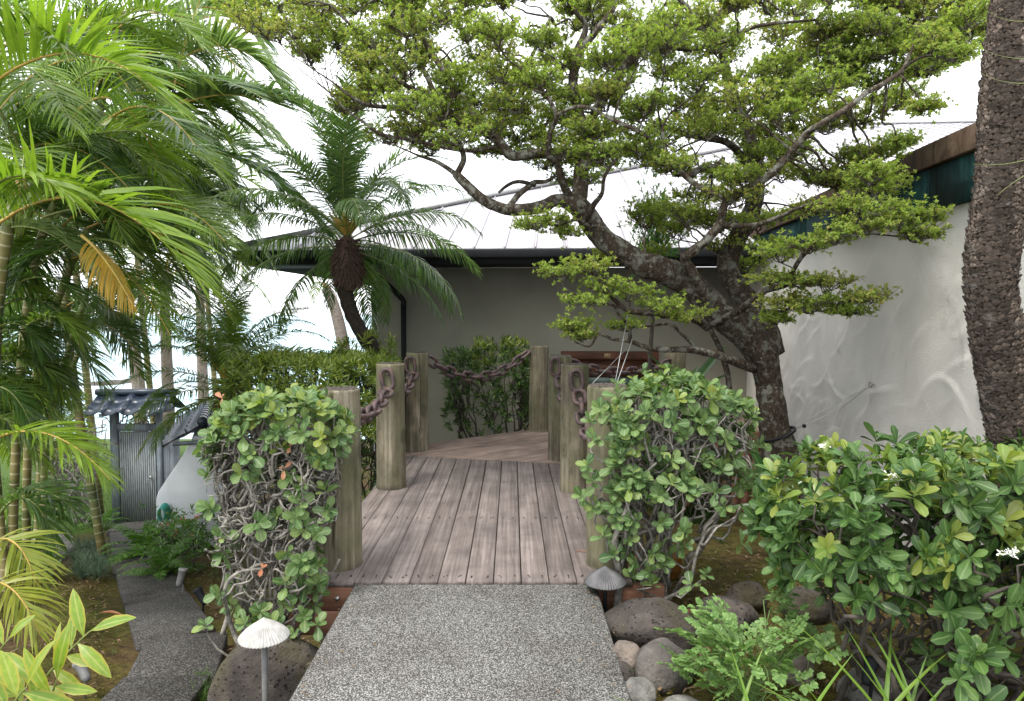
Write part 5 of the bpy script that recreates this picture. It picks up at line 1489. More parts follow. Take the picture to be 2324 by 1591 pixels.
for k in range(20):
    x, y, Y = rg.uniform(-90, 60), rg.uniform(600, 1010), rg.uniform(6.3, 7.2); L_ = rg.uniform(150, 230)
    hero(ar, (x, y, Y), (x + L_ * .5, y - L_ * rg.uniform(.2, .5), Y), (x + L_ * rg.uniform(.75, 1), y + L_ * rg.uniform(.1, .7), Y), [M_ARECA, M_ARECAD, M_ARECA][k % 3], M_RACH, 46, .42, .021, vee=rg.uniform(5, 30), droop=rg.uniform(.15, .4))
pl = thing('feather_palm', 'taller palm with pale arching fronds behind the left palm clump', 'palm')
b0 = P(250, 130, 9.6)
mb = MB(); c = catmull([np.array([b0[0] - .3, 9.6, float(gz(b0[0], 9.6)) - .1]), P(150, 700, 9.7), P(200, 400, 9.6), b0], 6)
add_tube(mb, c, np.linspace(.06, .045, len(c)), 10); mb.build('trunk', M_CANE, pl, smooth=True)
hero(pl, (405, 140, 9.4), (540, 40, 9.3), (650, 215, 9.2), M_PALE, M_RACHY, 56, .72, .058, vee=35, droop=.2)
hero(pl, (400, 235, 9.4), (600, 150, 9.2), (835, 310, 9.0), M_ARECAD, M_RACHY, 66, .75, .058, vee=12)
hero(pl, (400, 240, 9.4), (520, 190, 9.2), (640, 240, 9.0), M_PALE, M_RACHY, 50, .70, .058, vee=40, droop=.1)
hero(pl, (380, 330, 9.4), (560, 320, 9.2), (740, 520, 9.0), M_ARECAD, M_RACHY, 66, .70, .058)
hero(pl, (395, 200, 9.4), (430, 40, 9.4), (480, -60, 9.4), M_PALE, M_RACHY, 40, .6, .045)
hero(pl, (390, 300, 9.4), (470, 330, 9.4), (560, 480, 9.4), M_ARECA, M_RACHY, 50, .6, .04)
hero(pl, (330, 420, 9.2), (440, 430, 9.2), (520, 620, 9.2), M_ARECA, M_RACHY, 50, .6, .04)
hero(pl, (330, 520, 7.8), (420, 520, 7.8), (462, 630, 7.8), M_YELL, M_RACHY, 26, .25, .03, droop=.8)
crown(pl, b0, [AM, AD, AP], 9, rg, 1.15, (0, 6), .4)
for k in range(140):
    x, y = rg.uniform(-90, 330), rg.uniform(20, 980); L_ = rg.uniform(230, 420) * (1.0 if y < 600 else .7); Y = rg.uniform(6.4, 10.5)
    if y > 600: x = min(x * .8, 150); Y = rg.uniform(8.6, 11); L_ = min(L_, 190)
    if y > 760: x = rg.uniform(-120, 20)
    dx, dy = L_ * rg.uniform(.6, 1.0), L_ * rg.uniform(.05, .65); sg = 1 if rg.uniform() < .8 else -1
    hero(ar if Y < 8.3 else pl, (x, y, Y), (x + sg * dx * .5, y - L_ * rg.uniform(.15, .45), Y - .1), (x + sg * dx, y + dy, Y + rg.normal(0, .5)),
         [M_ARECA, M_ARECAD, M_ARECAB, M_PALE, M_ARECAD][int(rg.integers(5))], M_RACHY if rg.uniform() < .5 else M_RACH, 56, .56, .023, vee=rg.uniform(8, 42), droop=rg.uniform(.1, .4))

for k in range(44):
    x, y, Y = rg.uniform(120, 420), rg.uniform(-20, 480), rg.uniform(9.8, 12); L_ = rg.uniform(220, 330)
    hero(pl, (x, y, Y), (x + L_ * .45, y - L_ * rg.uniform(.1, .35), Y), (x + L_ * rg.uniform(.7, .95), y + L_ * rg.uniform(.1, .6), Y), [M_ARECAD, M_ARECA, M_PALE][int(rg.integers(3))], M_RACHY, 54, .66, .033, vee=rg.uniform(8, 40), droop=rg.uniform(.1, .35))
# background palms on the shore side
bgp = [(300, 400, 17, 11), (150, 300, 15, 10), (450, 340, 20, 11), (60, 520, 14, 9)]
bgl = ['shorter background palm between the ringed canes', 'dark background palm high behind the left clump', 'background palm whose crown shows behind the gate trees', 'background palm at far left edge behind the canes']
for (px, py, Y, n), lb in zip(bgp, bgl):
    t = thing('background_palm', lb, 'palm', 'palms behind the left clump')
    p = P(px, py, Y); mb = MB()
    c = catmull([np.array([p[0] + .5, Y, float(gz(p[0], Y)) - .2]), np.array([p[0] + .1, Y, p[2] * .5]), p], 6)
    add_tube(mb, c, np.linspace(.08, .06, len(c)), 9); mb.build('trunk', M_CANE, t, smooth=True)
    crown(t, p, [AD, AM], n + 3, rg, 1.35, (0, 6), rg.uniform(0, 6))
CTYPES = [(3.8, 72, 85), (4.0, 50, 105), (3.8, 25, 95), (3.4, -5, 70)]
CS = [frond_meshes('frond', arc_curve(L_, e, b), M_PALE if i % 2 else M_ARECA, M_RACHY, .03, n=46, Lf=.75, W=.05, ang=(60, 25), vee=5, droop=.6, rng=rg, start=.18) for i, (L_, e, b) in enumerate(CTYPES)]
for pts, lb in (([(318, 905, 21), (305, 800, 21), (294, 720, 21), (285, 650, 21)], 'pale coconut trunk nearest the gate roof'), ([(382, 905, 23), (378, 800, 23), (374, 700, 23), (375, 610, 23)], 'middle coconut trunk of the three seen against the sea'), ([(462, 900, 25), (458, 800, 25), (455, 700, 25), (452, 600, 25)], 'rightmost coconut trunk seen against the sea'), ([(790, 860, 20), (775, 760, 20), (757, 690, 20), (740, 655, 20)], 'yellowish coconut palm beside the house corner')):
    t = thing('coconut_palm', lb, 'palm', 'coconut palms by the shore')
    c = catmull([P(*p) for p in pts], 6)
    c = np.concatenate([[[c[0][0], c[0][1], float(gz(c[0][0], c[0][1])) - .2]], c])
    mb = MB(); add_tube(mb, c, np.linspace(.20, .14, len(c)), 9); mb.build('trunk', M_COCO, t, smooth=True)
    small = 'yellowish' in lb
    for k in range(9 if not small else 7):
        put_frond(CS[min(3, int(k / 9 * 4))], t, Vector(c[-1]), k * 2.4 + rg.normal(0, .2), rg.normal(0, .2), 0, .95 if not small else .55)

# pygmy date palms
DT = [(1.95, 84, 50), (2.0, 74, 80), (2.0, 62, 95), (2.0, 48, 100), (1.95, 33, 95), (1.9, 18, 90), (1.8, 2, 75), (1.7, -15, 55)]
DS = [frond_meshes('frond', arc_curve(L_, e, b, 16, 1.4), M_DATE, M_RACH, .011, n=74, Lf=.33, W=.019, ang=(70, 30), vee=22 if e > 50 else 4, droop=.30 if e > 50 else .85, rng=rg, start=.12, taper=.45) for L_, e, b in DT]
DS2 = [frond_meshes('frond', arc_curve(L_, e, b, 16, 1.4), M_ARECA, M_RACH, .011, n=66, Lf=.32, W=.019, ang=(70, 30), vee=18, droop=.5, rng=rg, start=.12, taper=.45) for L_, e, b in DT]
def date_palm(label, top, trunk, n, sc, rng, w, DS=DS):
    t = thing('date_palm', label, 'palm')
    c = catmull(trunk, 7)
    v, q, uv, tt = tube(c, np.linspace(w * .9, w * 1.1, len(c)), 14, True)
    cc = np.concatenate([np.repeat(c, 14, 0), c[:1], c[-1:]])
    v = cc + (v - cc) * (1 + .16 * np.abs(np.sin(v[:, 2:3] * 55 + np.arctan2(v[:, 1:2] - cc[:, 1:2], v[:, 0:1] - cc[:, 0:1]) * 2)) * (rng.uniform(.4, 1, (len(v), 1))))
    mb = MB(); mb.add(v, q, uv); mb.f[3].append(tt); mb.m[3].append(np.zeros(len(tt), int)); mb.build('trunk', M_DATEBARK, t, smooth=True)
    # mass of old leaf bases and fibre under the crown
    mb = MB()
    for k in range(520):
        f = rng.uniform() ; a = rng.uniform(0, 6.28)
        p = top + np.array([0, 0, -.56 * f - .02]); rr_ = (w * 1.0 + (.02 + .12 * math.sin(min(1, f * 1.25) * 2.2)) * sc)
        d = nrm([math.cos(a), math.sin(a), rng.uniform(-.7, .5) - f * 1.8])
        p = p + np.array([math.cos(a), math.sin(a), 0]) * rr_ * .7
        e = p + d * rng.uniform(.05, .12) * sc
        add_tube(mb, np.stack([p, (p + e) / 2, e]), np.array([.012, .007, .0015]), 4, False)
    v, q = lathe([(w, -.66), (w + .07 * sc, -.54), (w + .08 * sc, -.36), (w + .03 * sc, -.06), (.02, .06)], 12); mb.add(v + top, q)
    mb.build('leaf_bases', M_FIBRE, t, kind='stuff')
    for k in range(n):
        f = (k + .5) / n; az = k * 2.39996
        if f > .55 and math.sin(az) < -.55: continue      # nobody left old fronds hanging over the deck side
        put_frond(DS[min(7, int(f * 8))], t, Vector(top) + Vector((0, 0, .1 - .25 * f)), k * 2.39996 + rng.normal(0, .15), rng.normal(0, .2), rng.normal(0, .06), sc * rng.uniform(.85, 1.05))
    for k in range(10):
        a = rng.uniform(0, 6.28); d = np.array([math.cos(a) * .5, math.sin(a) * .5, .8]); mb = MB()
        add_tube(mb, np.stack([top, top + d * .22, top + d * .45 + [0, 0, -.06]]), np.array([.022, .030, .006]), 6); mb.build('sheath', M_BOOT, t, smooth=True)
    return t
top1 = P(788, 540, 8.7)
date_palm('date palm with feathery drooping fronds leaning over the left hedge', top1,
          [np.array([-1.65, 9.0, -1.5]), P(852, 830, 8.85), P(828, 770, 8.8), P(802, 720, 8.75), P(785, 670, 8.7), P(775, 620, 8.7), top1 - [0, 0, .1]], 46, 1.08, rg, .085)
top2 = P(515, 872, 9.6)
date_palm('smaller stemless date palm in front of the sea', top2, [np.array([top2[0], 9.6, -2.2]), top2 - [0, 0, .6], top2 - [0, 0, .1]], 48, .92, rg, .08, DS2)

# scaly palm trunk on the right edge
rg = np.random.default_rng(41)
pt_ = thing('scaly_palm', 'palm trunk with rough overlapping leaf scars at right edge', 'palm')
ctr = [(2312, 1330), (2306, 1100), (2300, 1000), (2278, 850), (2256, 720), (2248, 640), (2256, 540), (2268, 450), (2280, 300), (2292, 150), (2310, 0), (2325, -150)]
c = catmull([P(x, y, 3.62) for x, y in ctr], 8)
wr = .124 * (1 + .03 * np.sin(np.arange(len(c)) * .3))
mb = MB(); v, q, uv, tt = tube(c, wr * .93, 22, True); mb.add(v, q, uv); mb.build('trunk', M_PALMBARK, pt_, smooth=True)
ln = np.concatenate([[0], np.cumsum(np.linalg.norm(np.diff(c, axis=0), axis=1))])
SCAR = (np.array([(-.5, 0, -.1), (.5, 0, -.1), (-.56, .55, .18), (.56, .55, .18), (-.30, 1.0, .55), (.30, 1.0, .55), (0, 1.12, .60), (0, .5, .26), (-.5, 0, -.3), (.5, 0, -.3)]), [[0, 1, 7], [0, 7, 2], [1, 3, 7], [2, 7, 4], [7, 3, 5], [7, 5, 6], [7, 6, 4], [4, 6, 5], [2, 4, 8], [3, 9, 5], [4, 5, 9], [4, 9, 8]])
sv, sf = SCAR; sv = sv * [1, 1, .7]
sme = MB().add(sv, np.array(sf)).mesh('leaf_scar', M_SCALE)
items = []
row = 0; s = .05
while s < ln[-1] - .02:
    for j in range(14):
        a = 2 * math.pi * (j + .5 * (row % 2) + .13 * row) / 14 + rg.normal(0, .12)
        items.append((s + rg.normal(0, .007), a)); 
    s += .0195; row += 1
T, Nn, Bb = frames(c)
vis = []; rest = MB()
for s, a in items:
    p = np.array([np.interp(s, ln, c[:, i]) for i in range(3)]); i = min(len(c) - 1, int(np.searchsorted(ln, s)))
    out = Nn[i] * math.cos(a) + Bb[i] * math.sin(a); out = nrm(out)
    w = float(np.interp(s, ln, wr))
    tg = np.cross(T[i], out); sc_ = np.array([.062, .029, .030]) * rg.uniform(.65, 1.25, 3)
    if rg.uniform() < .12: continue
    pos = p + out * w * .93
    roll = rg.normal(0, .16); tx = tg * math.cos(roll) + T[i] * math.sin(roll); ty = -tg * math.sin(roll) + T[i] * math.cos(roll)
    vis.append((pos, tx * sc_[0], -ty * sc_[1] * -1, out * sc_[2] * rg.uniform(.7, 1.3), np.dot(out, nrm(CAMP - pos))))
pz = np.array([x[0] for x in vis]); fac = np.array([x[4] for x in vis]); pxs = project(pz)
inside = (pxs[:, 0] < 2324) & (pxs[:, 1] > 0) & (pxs[:, 1] < 1080)
order = np.argsort(-(fac + np.where(inside, 0, -5)))
keep = set(order[:300].tolist())
for i, (pos, ax, ay, az, fc) in enumerate(vis):
    if i in keep:
        o = bpy.data.objects.new('leaf_scar', sme); COL.objects.link(o); o.parent = pt_
        o.matrix_basis = Matrix(((ax[0], ay[0], az[0], pos[0]), (ax[1], ay[1], az[1], pos[1]), (ax[2], ay[2], az[2], pos[2]), (0, 0, 0, 1)))
    else:
        rest.add(pos + sv[:, 0:1] * ax + sv[:, 1:2] * ay + sv[:, 2:3] * az, np.array(sf))
rest.build('leaf_scars', M_SCALE, pt_, kind='stuff')
for k, (a_, b_, c_) in enumerate([((2420, 30, 3.2), (2300, 70, 3.2), (2240, 25, 3.2)), ((2420, 120, 3.2), (2300, 150, 3.2), (2232, 112, 3.2)), ((2400, 180, 3.2), (2290, 205, 3.2), (2225, 165, 3.2)), ((2420, 330, 3.2), (2300, 385, 3.2), (2210, 372, 3.2)), ((2400, 360, 3.2), (2310, 400, 3.2), (2262, 445, 3.2))]):
    mb = MB(); cv = bez(P(*a_), P(*b_), P(*c_), 10); add_tube(mb, cv, np.linspace(.0028, .0008, 10), 4); mb.build('hanging_leaflet', M_RACH, pt_, smooth=True)

# ------------------------------------------------------------------ strap leaved plant behind the right shrub
rg = np.random.default_rng(51)
bn_ = thing('strap_leaved_plant', 'rosette of broad upright strap leaves behind the right shrub', 'plant')
base = np.array([1.78, 7.1, .55])
blt = tpl_mesh('leaf', leaf_tpl([(0, .06), (.2, .13), (.5, .17), (.8, .13), (.95, .05), (1, .01)], .25, .28), M_BIRD)
Lb = rosettes(np.tile(base, (1, 1)), np.array([[0, -.1, 1.0]]), 20, .78, (8, 75), rg)
leaf_objs(Lb, range(20), [blt], bn_, 'leaf', rg)
mb = MB(); add_tube(mb, np.array([[1.78, 7.1, -.7], [1.77, 7.1, .1], base + [0, 0, .1]]), .03, 8); mb.build('stem', M_TWIGD, bn_, smooth=True)
Lb = rosettes(np.array([[2.15, 5.6, .1]]), np.array([[-.2, -.4, 1.0]]), 14, .5, (20, 80), rg)
bn2 = thing('strap_leaved_plant', 'small dark strap leaved plant at the tree foot', 'plant')
leaf_objs(Lb, range(14), [blt], bn2, 'leaf', rg)

# ------------------------------------------------------------------ rocks
def rock(label, p, rad, mat, seed, rot=0.0, flat=.0, group=None, name='rock'):
    facet = .8 if mat is M_LAVA else .4
    r_ = np.random.default_rng(seed); S, K = 44, 28
    th = np.linspace(0, np.pi, K); ph = np.linspace(0, 2 * np.pi, S, endpoint=False)
    d = np.stack([np.sin(th)[:, None] * np.cos(ph), np.sin(th)[:, None] * np.sin(ph), np.repeat(np.cos(th)[:, None], S, 1)], -1).reshape(-1, 3)
    d0 = np.sign(d) * np.abs(d) ** (1 - flat * .35)
    k = 1 + .17 * noise3(d, 1.7, seed) + .16 * np.abs(noise3(d, 2.6, seed + 1)) + .05 * noise3(d, 6, seed + 2) + .03 * np.abs(noise3(d, 15, seed + 3)) + .016 * noise3(d, 34, seed + 4) - .10
    w_ = d0 * k[:, None]
    for _ in range(11):
        nn_ = nrm(r_.normal(size=3)); dd_ = r_.uniform(.74, .95); ex = np.maximum(0, w_ @ nn_ - dd_)
        w_ = w_ - nn_ * (ex * facet)[:, None]
    v = w_ * np.array(rad)
    ca, sa = math.cos(rot), math.sin(rot)
    v = np.stack([v[:, 0] * ca - v[:, 1] * sa, v[:, 0] * sa + v[:, 1] * ca, v[:, 2]], -1)
    i = np.arange(K - 1)[:, None] * S; j = np.arange(S)[None]; j2 = (j + 1) % S
    q = np.stack([i + S + j, i + S + j2, i + j2, i + j], -1).reshape(-1, 4)
    return MB().add(v, q).build(name, mat, None, True, label=label, cat='rock', group=group, loc=p)
rock('big dark pitted boulder behind the white mushroom lamp', (-1.38, 3.86, -.50), (.36, .30, .36), M_LAVA, 61, .3)
rock('big dark pitted lava rock beside the walkway edge on the right', (.78, 3.80, -.08), (.255, .21, .165), M_LAVA, 62, .2, .6)
rock('blackish rock behind the parsley, right of the big lava rock', (1.25, 4.0, -.12), (.22, .20, .14), M_LAVA, 63, 1.0)
rock('smooth brown round stone below the big lava rock', (.76, 3.36, -.08), (.17, .15, .14), M_ROCKB, 64, .4)
rock('small tan stone touching the walkway edge', (.585, 3.42, -.04), (.085, .09, .085), M_ROCKP, 65)
rock('grey blue stone low by walkway under the round brown one', (.60, 3.12, -.07), (.085, .09, .07), M_ROCKG, 66)
rock('flat grey stone at bottom edge between walkway and parsley', (.78, 3.03, -.10), (.12, .08, .06), M_ROCKG, 67)
rock('dark grey stone half under the round brown stone', (.545, 3.28, -.08), (.07, .09, .08), M_LAVA, 68)
rock('rust orange round stone under the right shrub', (1.18, 5.15, -.20), (.13, .12, .14), M_ROCKO, 69)
rock('pinkish stone left of the hedge stems', (1.42, 3.35, -.08), (.10, .09, .08), M_ROCKP, 70)
rock('large pale flat stone under the hedge', (1.72, 3.20, -.10), (.20, .14, .10), M_ROCKG, 71, .5)
rock('pale grey stone furthest right under the hedge', (2.05, 3.25, -.08), (.16, .13, .11), M_ROCKG, 72)
rock('brown stone between the pale stones below the hedge', (1.50, 2.98, -.10), (.11, .08, .07), M_ROCKB, 73)
rock('dark rounded rock on the mossy slope left of the hedge', (1.52, 4.35, -.12), (.14, .12, .11), M_LAVA, 74)
rock('second dark rock on mossy slope nearer the hedge', (1.80, 4.15, -.10), (.16, .14, .13), M_LAVA, 75)
rock('small grey block beside the redwood beam on the right', (1.02, 4.6, -.14), (.05, .05, .05), M_ROCKG, 76, .3, .9)
for k, (px, w, lb) in enumerate([(225, 9, 'left'), (262, 6, 'middle'), (290, 4, 'right')]):
    p = G(px, 872 - 3 * k, -8.0)
    rock('%s low dark rock out in the sea off the shore' % ['leftmost', 'middle', 'rightmost'][k], (p[0], p[1], -8.1), (w * .42, 2.2, .5), M_LAVA, 80 + k, 0, 0, 'rocks off the shore', 'sea_rock')

# ------------------------------------------------------------------ mushroom path lamps
def lamp(label, x, y, ztop, rad, mat, pmat, ph, zb):
    t = thing('path_lamp', label, 'lamp', 'mushroom path lamps'); t.location = (x, y, 0)
    nr = 44; S = nr * 4; a = np.linspace(0, 2 * np.pi, S, endpoint=False)
    prof = [(.004, 0), (.03, -.012), (.25, -.13), (.5, -.27), (.52, -.275), (.75, -.42), (.77, -.43), (.98, -.60), (1.0, -.63), (.97, -.63), (.5, -.36), (.05, -.10)]
    rows = []
    for i, (r_, z) in enumerate(prof):
        rb = .030 * np.clip(r_ * 2 - .25, 0, 1) * np.cos(a * nr)
        rows.append(np.stack([rad * r_ * np.cos(a) * (1 + .3 * rb), rad * r_ * np.sin(a) * (1 + .3 * rb), ztop + rad * (z * 1.28 + rb * (1 if i < 9 else 0))], -1))
    v = np.concatenate(rows); K = len(prof)
    i = np.arange(K - 1)[:, None] * S; j = np.arange(S)[None]; j2 = (j + 1) % S
    q = np.stack([i + S + j, i + S + j2, i + j2, i + j], -1).reshape(-1, 4)
    MB().add(v, q).build('cap', mat, t)
    mb = MB(); v, q = lathe([(0, ztop - rad * .15), (.034, ztop - rad * .2), (.034, ztop - rad * .75), (.030, ztop - rad * .95), (.014, ztop - rad * 1.0)], 18); mb.add(v, q[:, ::-1]); mb.build('socket', pmat, t, smooth=True)
    mb = MB(); add_tube(mb, np.array([[0, 0, ztop - rad * .9], [0, 0, (ztop + zb) / 2], [0, 0, zb]]), ph, 12); mb.build('stake', pmat, t, smooth=True)
M_WCAP = simple('chalky_white_paint', (.34, .33, .31), .75, 0, .4, 25, .2)
M_DCAP = simple('grey_bronze_paint', (.085, .083, .085), .55, .2, .35, 25, .2)
M_GSTAKE = simple('grey_stake', (.17, .17, .165), .6, .2, .4, 12)
lamp('white ribbed mushroom lamp on a grey stake at lower left', -1.30, 3.52, .115, .130, M_WCAP, M_GSTAKE, .016, -.75)
lamp('dark grey ribbed mushroom lamp at right corner of walkway', .575, 4.16, .152, .128, M_DCAP, M_BLACK, .013, -.35)
def spot(label, p, az, el, mat, s=1.0, lens=False):
    t = thing('garden_spotlight', label, 'spotlight', 'small garden spotlights'); t.location = p
    rot = Matrix.Translation((0, 0, .16 * s)) @ Matrix.Rotation(az, 4, 'Z') @ Matrix.Rotation(-el, 4, 'Y') @ Matrix.Rotation(R(90), 4, 'Y')
    mb = MB(); v, q = lathe([(0, -.08), (.022, -.075), (.03, -.05), (.034, .05), (.04, .055), (.04, .08), (.034, .08), (.032, .06), (0, .06)], 16); mb.add(v * s, q)
    link('housing', mb.mesh('housing', mat, True), t, mw=Matrix.Translation(p) @ rot)
    mb = MB(); add_tube(mb, np.array([[0, 0, .15], [.015, 0, .08], [0, 0, -.1]]) * s, .010 * s, 8); mb.build('stake', M_GSTAKE if lens else M_BLACK, t, smooth=True)
    mb = MB(); v, q = lathe([(0, .071), (.033, .071)], 16); mb.add(v * s, q)
    link('lens', mb.mesh('lens', M_STEEL), t, mw=Matrix.Translation(p) @ rot)
def ground_at(px, py):
    lo, hi = 2.0, 16.0
    for _ in range(40):
        Y = (lo + hi) / 2; p = P(px, py, Y)
        if p[2] > float(gz(p[0], Y)): lo = Y
        else: hi = Y
    return P(px, py, lo)
spot('grey tilted spotlight beside the lower path edge', ground_at(412, 1350), R(60), R(70), M_GSTAKE, 1.2, True)
spot('black spotlight with cable lying on the moss right of lower path', ground_at(458, 1395), R(150), R(45), M_BLACK, 1.1)
spot('white rimmed spotlight beside the ginger leaves at bottom left', ground_at(190, 1575), R(150), R(40), M_GSTAKE, 1.0, True)
spot('black spotlight among stones under the hedge', np.array([1.60, 3.0, -.03]), R(50), R(30), M_BLACK, .8)

# ------------------------------------------------------------------ gate, tiled roofs and white wall
GY = 14.0
def gX(px): return (px - CX) / FPX * GY * 1.002
def gZ(py): return P(300, py, GY)[2]
gate = thing('garden_gate', 'grey slatted wooden gate in a frame under the lower garden roof', 'gate')
def gb(name, x0, x1, y0, y1, z0, z1, m):
    c = np.array([(x0 + x1) / 2, (y0 + y1) / 2, (z0 + z1) / 2]); mb = MB(); box(mb, x0 - c[0], x1 - c[0], y0 - c[1], y1 - c[1], z0 - c[2], z1 - c[2])
    return mb.build(name, m, gate, loc=c)
zb = gZ(1192); zt = gZ(962)
gb('post', gX(247), gX(262), GY - .05, GY + .08, zb - .2, gZ(938), M_GATE)
gb('post', gX(352), gX(362), GY - .05, GY + .08, zb - .2, gZ(938), M_GATE)
gb('lintel', gX(262) + .002, gX(352) - .002, GY - .04, GY + .07, gZ(978), gZ(962), M_GATE)
gb('panel', gX(362) + .002, gX(400), GY - .0, GY + .05, zb - .1, gZ(975), M_GATE)
gb('batten', gX(378) - .01, gX(378) + .01, GY - .012, GY - .002, zb, gZ(980), M_GATE)
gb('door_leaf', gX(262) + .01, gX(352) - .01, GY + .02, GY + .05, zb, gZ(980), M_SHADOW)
ns = 17
for k in range(ns):
    xa = gX(266) + (gX(349) - gX(266)) * k / ns
    gb('slat', xa, xa + .028, GY - .012, GY + .018, zb + .02, gZ(981), M_SLATG)
mb = MB(); v, q = lathe([(0, .05), (.03, .045), (.035, .03), (.012, .02), (.012, 0)], 12); mb.add(v, q)
link('handle', mb.mesh('handle', M_STEEL, True), gate, mw=Matrix.Translation((gX(337), GY - .02, gZ(1082))) @ Matrix.Rotation(R(90), 4, 'X'))
rg = np.random.default_rng(52)
for k in range(7):   # gnarled driftwood fretwork over the lintel
    mb = MB(); a = np.array([gX(268 + 13 * k), GY, gZ(962)]); b = np.array([gX(276 + 12 * k), GY, gZ(940)])
    add_tube(mb, crooked(a, b, 5, .25, rg), .014, 6); mb.build('fretwork', M_TWIGD, gate, smooth=True)
gb('step', gX(240), gX(365), GY - .55, GY - .06, zb - .12, zb + .0, M_ROCKP)
# tile: one S-shaped pan tile
def tile_mesh(w=.41, l=.36):
    n = 10; x = np.linspace(0, 1, n); z = .045 * np.where(x < .62, -np.sin(x / .62 * np.pi) * .8, np.sin((x - .62) / .38 * np.pi) * 1.0)
    v = []; 
    for dz in (0, .016):
        for yy in (0, l):
            v += [(xx * w, yy, zz - dz) for xx, zz in zip(x, z)]
    v = np.array(v); f = []
    for i in range(n - 1):
        f += [(i, i + 1, n + i + 1, n + i), (2 * n + i, 3 * n + i, 3 * n + i + 1, 2 * n + i + 1), (i, 2 * n + i, 2 * n + i + 1, i + 1), (n + i, n + i + 1, 3 * n + i + 1, 3 * n + i)]
    return MB().add(v, np.array(f)).mesh('tile', M_TILE, True)
TILE = tile_mesh()
def tiled_roof(parent, org, along, down, n_al, n_dn, pitch, ridge=True):
    """org: a ridge end; along: unit dir on plan; down: unit dir on plan down the slope"""
    al = np.array([*along, 0.0]); dn = np.array([*down, 0.0]) * math.cos(pitch) + np.array([0, 0, -math.sin(pitch)])
    up = np.cross(al, -dn); 
    if up[2] < 0: up = -up
    for i in range(n_al):
        for j in range(n_dn):
            p = np.array(org) + al * .38 * i + dn * (.30 * (j + 1) + .05) + up * (.02 - .010 * j + .022 * j)
            y = -dn
            link('tile', TILE, parent, mw=Matrix(((al[0], y[0], up[0], p[0]), (al[1], y[1], up[1], p[1]), (al[2], y[2], up[2], p[2]), (0, 0, 0, 1))))
    return al, dn, up
gr = thing('gate_roof', 'small roof of dark glazed wavy tiles over the gate', 'roof')
rz = gZ(897)
org = np.array([gX(212), GY + .15, rz])
tiled_roof(gr, org, (1, 0), (0, -1), 4, 2, R(32))
tiled_roof(gr, org + [1.52, 0, 0], (-1, 0), (0, 1), 4, 2, R(32))
mb = MB(); add_tube(mb, np.array([org + [-.05, 0, .05], org + [1.62, 0, .05]]), .07, 10); mb.build('ridge_tile', M_TILE, gr, smooth=True)
for x in (.35, 1.25):
    mb = MB(); box(mb, -.04, .04, -.55, .55, -.03, .03); mb.build('rafter', M_GATE, gr, loc=org + [x, 0, -.36])
mb = MB(); box(mb, 0, 1.56, -.03, .03, -.06, .06); mb.build('plate', M_GATE, gr, loc=org + [0, -.12, -.24])

ww = thing('garden_wall', 'curved white plaster wall below the deck beside the gate', 'wall')
Na = np.array([-4.93, 10.8]); wd = nrm(np.array([-.36, .93])); wn = np.array([-wd[1], wd[0]])
prof = [(.0, -.22), (.02, -.34), (.18, -.58), (.36, -.84), (.49, -1.04), (.52, -1.14), (.53, -1.5), (.53, -2.6)]   # the base flares out in a curve
mb = MB(); V, Fq = [], []
Lw = 3.1; K = len(prof)
for o_, z in prof:
    for (s_, w_) in ((-.02 - o_ * .15, .12 + o_), (Lw, .12 + o_ * .6), (Lw, -.45), (-.02 - o_ * .15, -.45)):
        p = Na + wd * s_ + wn * w_; V.append([p[0], p[1], z])
for i in range(K - 1):
    for j in range(4):
        a, b = i * 4 + j, i * 4 + (j + 1) % 4
        Fq.append([a, b, b + 4, a + 4])
Fq.append([0, 3, 2, 1])
mb.poly(np.array(V), Fq); ow = mb.build('wall', M_WHITEWALL, ww)
bv = ow.modifiers.new('bevel', 'BEVEL'); bv.width = .012; bv.segments = 1; bv.limit_method = 'ANGLE'
wr_ = thing('wall_roof', 'dark glazed tile coping on the white garden wall', 'roof')
org = np.array([*(Na + wd * -.22 - wn * .04), -.02])
tiled_roof(wr_, org, wd, wn, 8, 2, R(30)); tiled_roof(wr_, org + np.array([*(wd * 3.04), 0]), -wd, -wn, 8, 2, R(30))
for k in range(11):
    mb = MB(); a = org + np.array([*(wd * (.27 * k - .04)), .055]); b = org + np.array([*(wd * (.27 * k + .255)), .055])
    add_tube(mb, np.stack([a, (a + b) / 2, b]), np.array([.078, .072, .068]), 12); mb.build('ridge_tile', M_TILE, wr_, smooth=True)
mb = MB(); a = org + np.array([*(wd * .04), -.30]); 
for s_ in (.0, 1.2, 2.2):
    mb = MB(); a = org + np.array([*(wd * s_), -.27]); add_tube(mb, np.stack([a + [*(wn * .42), 0], a, a - [*(wn * .42), 0]]), .035, 4); mb.build('bracket', M_GATE, wr_)
hs = thing('garden_hose', 'coiled teal garden hose hung at the foot of the white wall', 'hose')
M_TEAL = simple('teal_hose', (.03, .30, .24), .45)
hp0 = P(366, 1168, 10.35)
for k in range(5):
    a = np.linspace(0, 2 * np.pi, 25); rr_ = .10 + .010 * k
    mb = MB(); add_tube(mb, hp0 + np.stack([rr_ * .55 * np.cos(a), .03 * k + 0 * a, rr_ * np.sin(a)], -1), .012, 6, False); mb.build('coil', M_TEAL, hs, smooth=True)

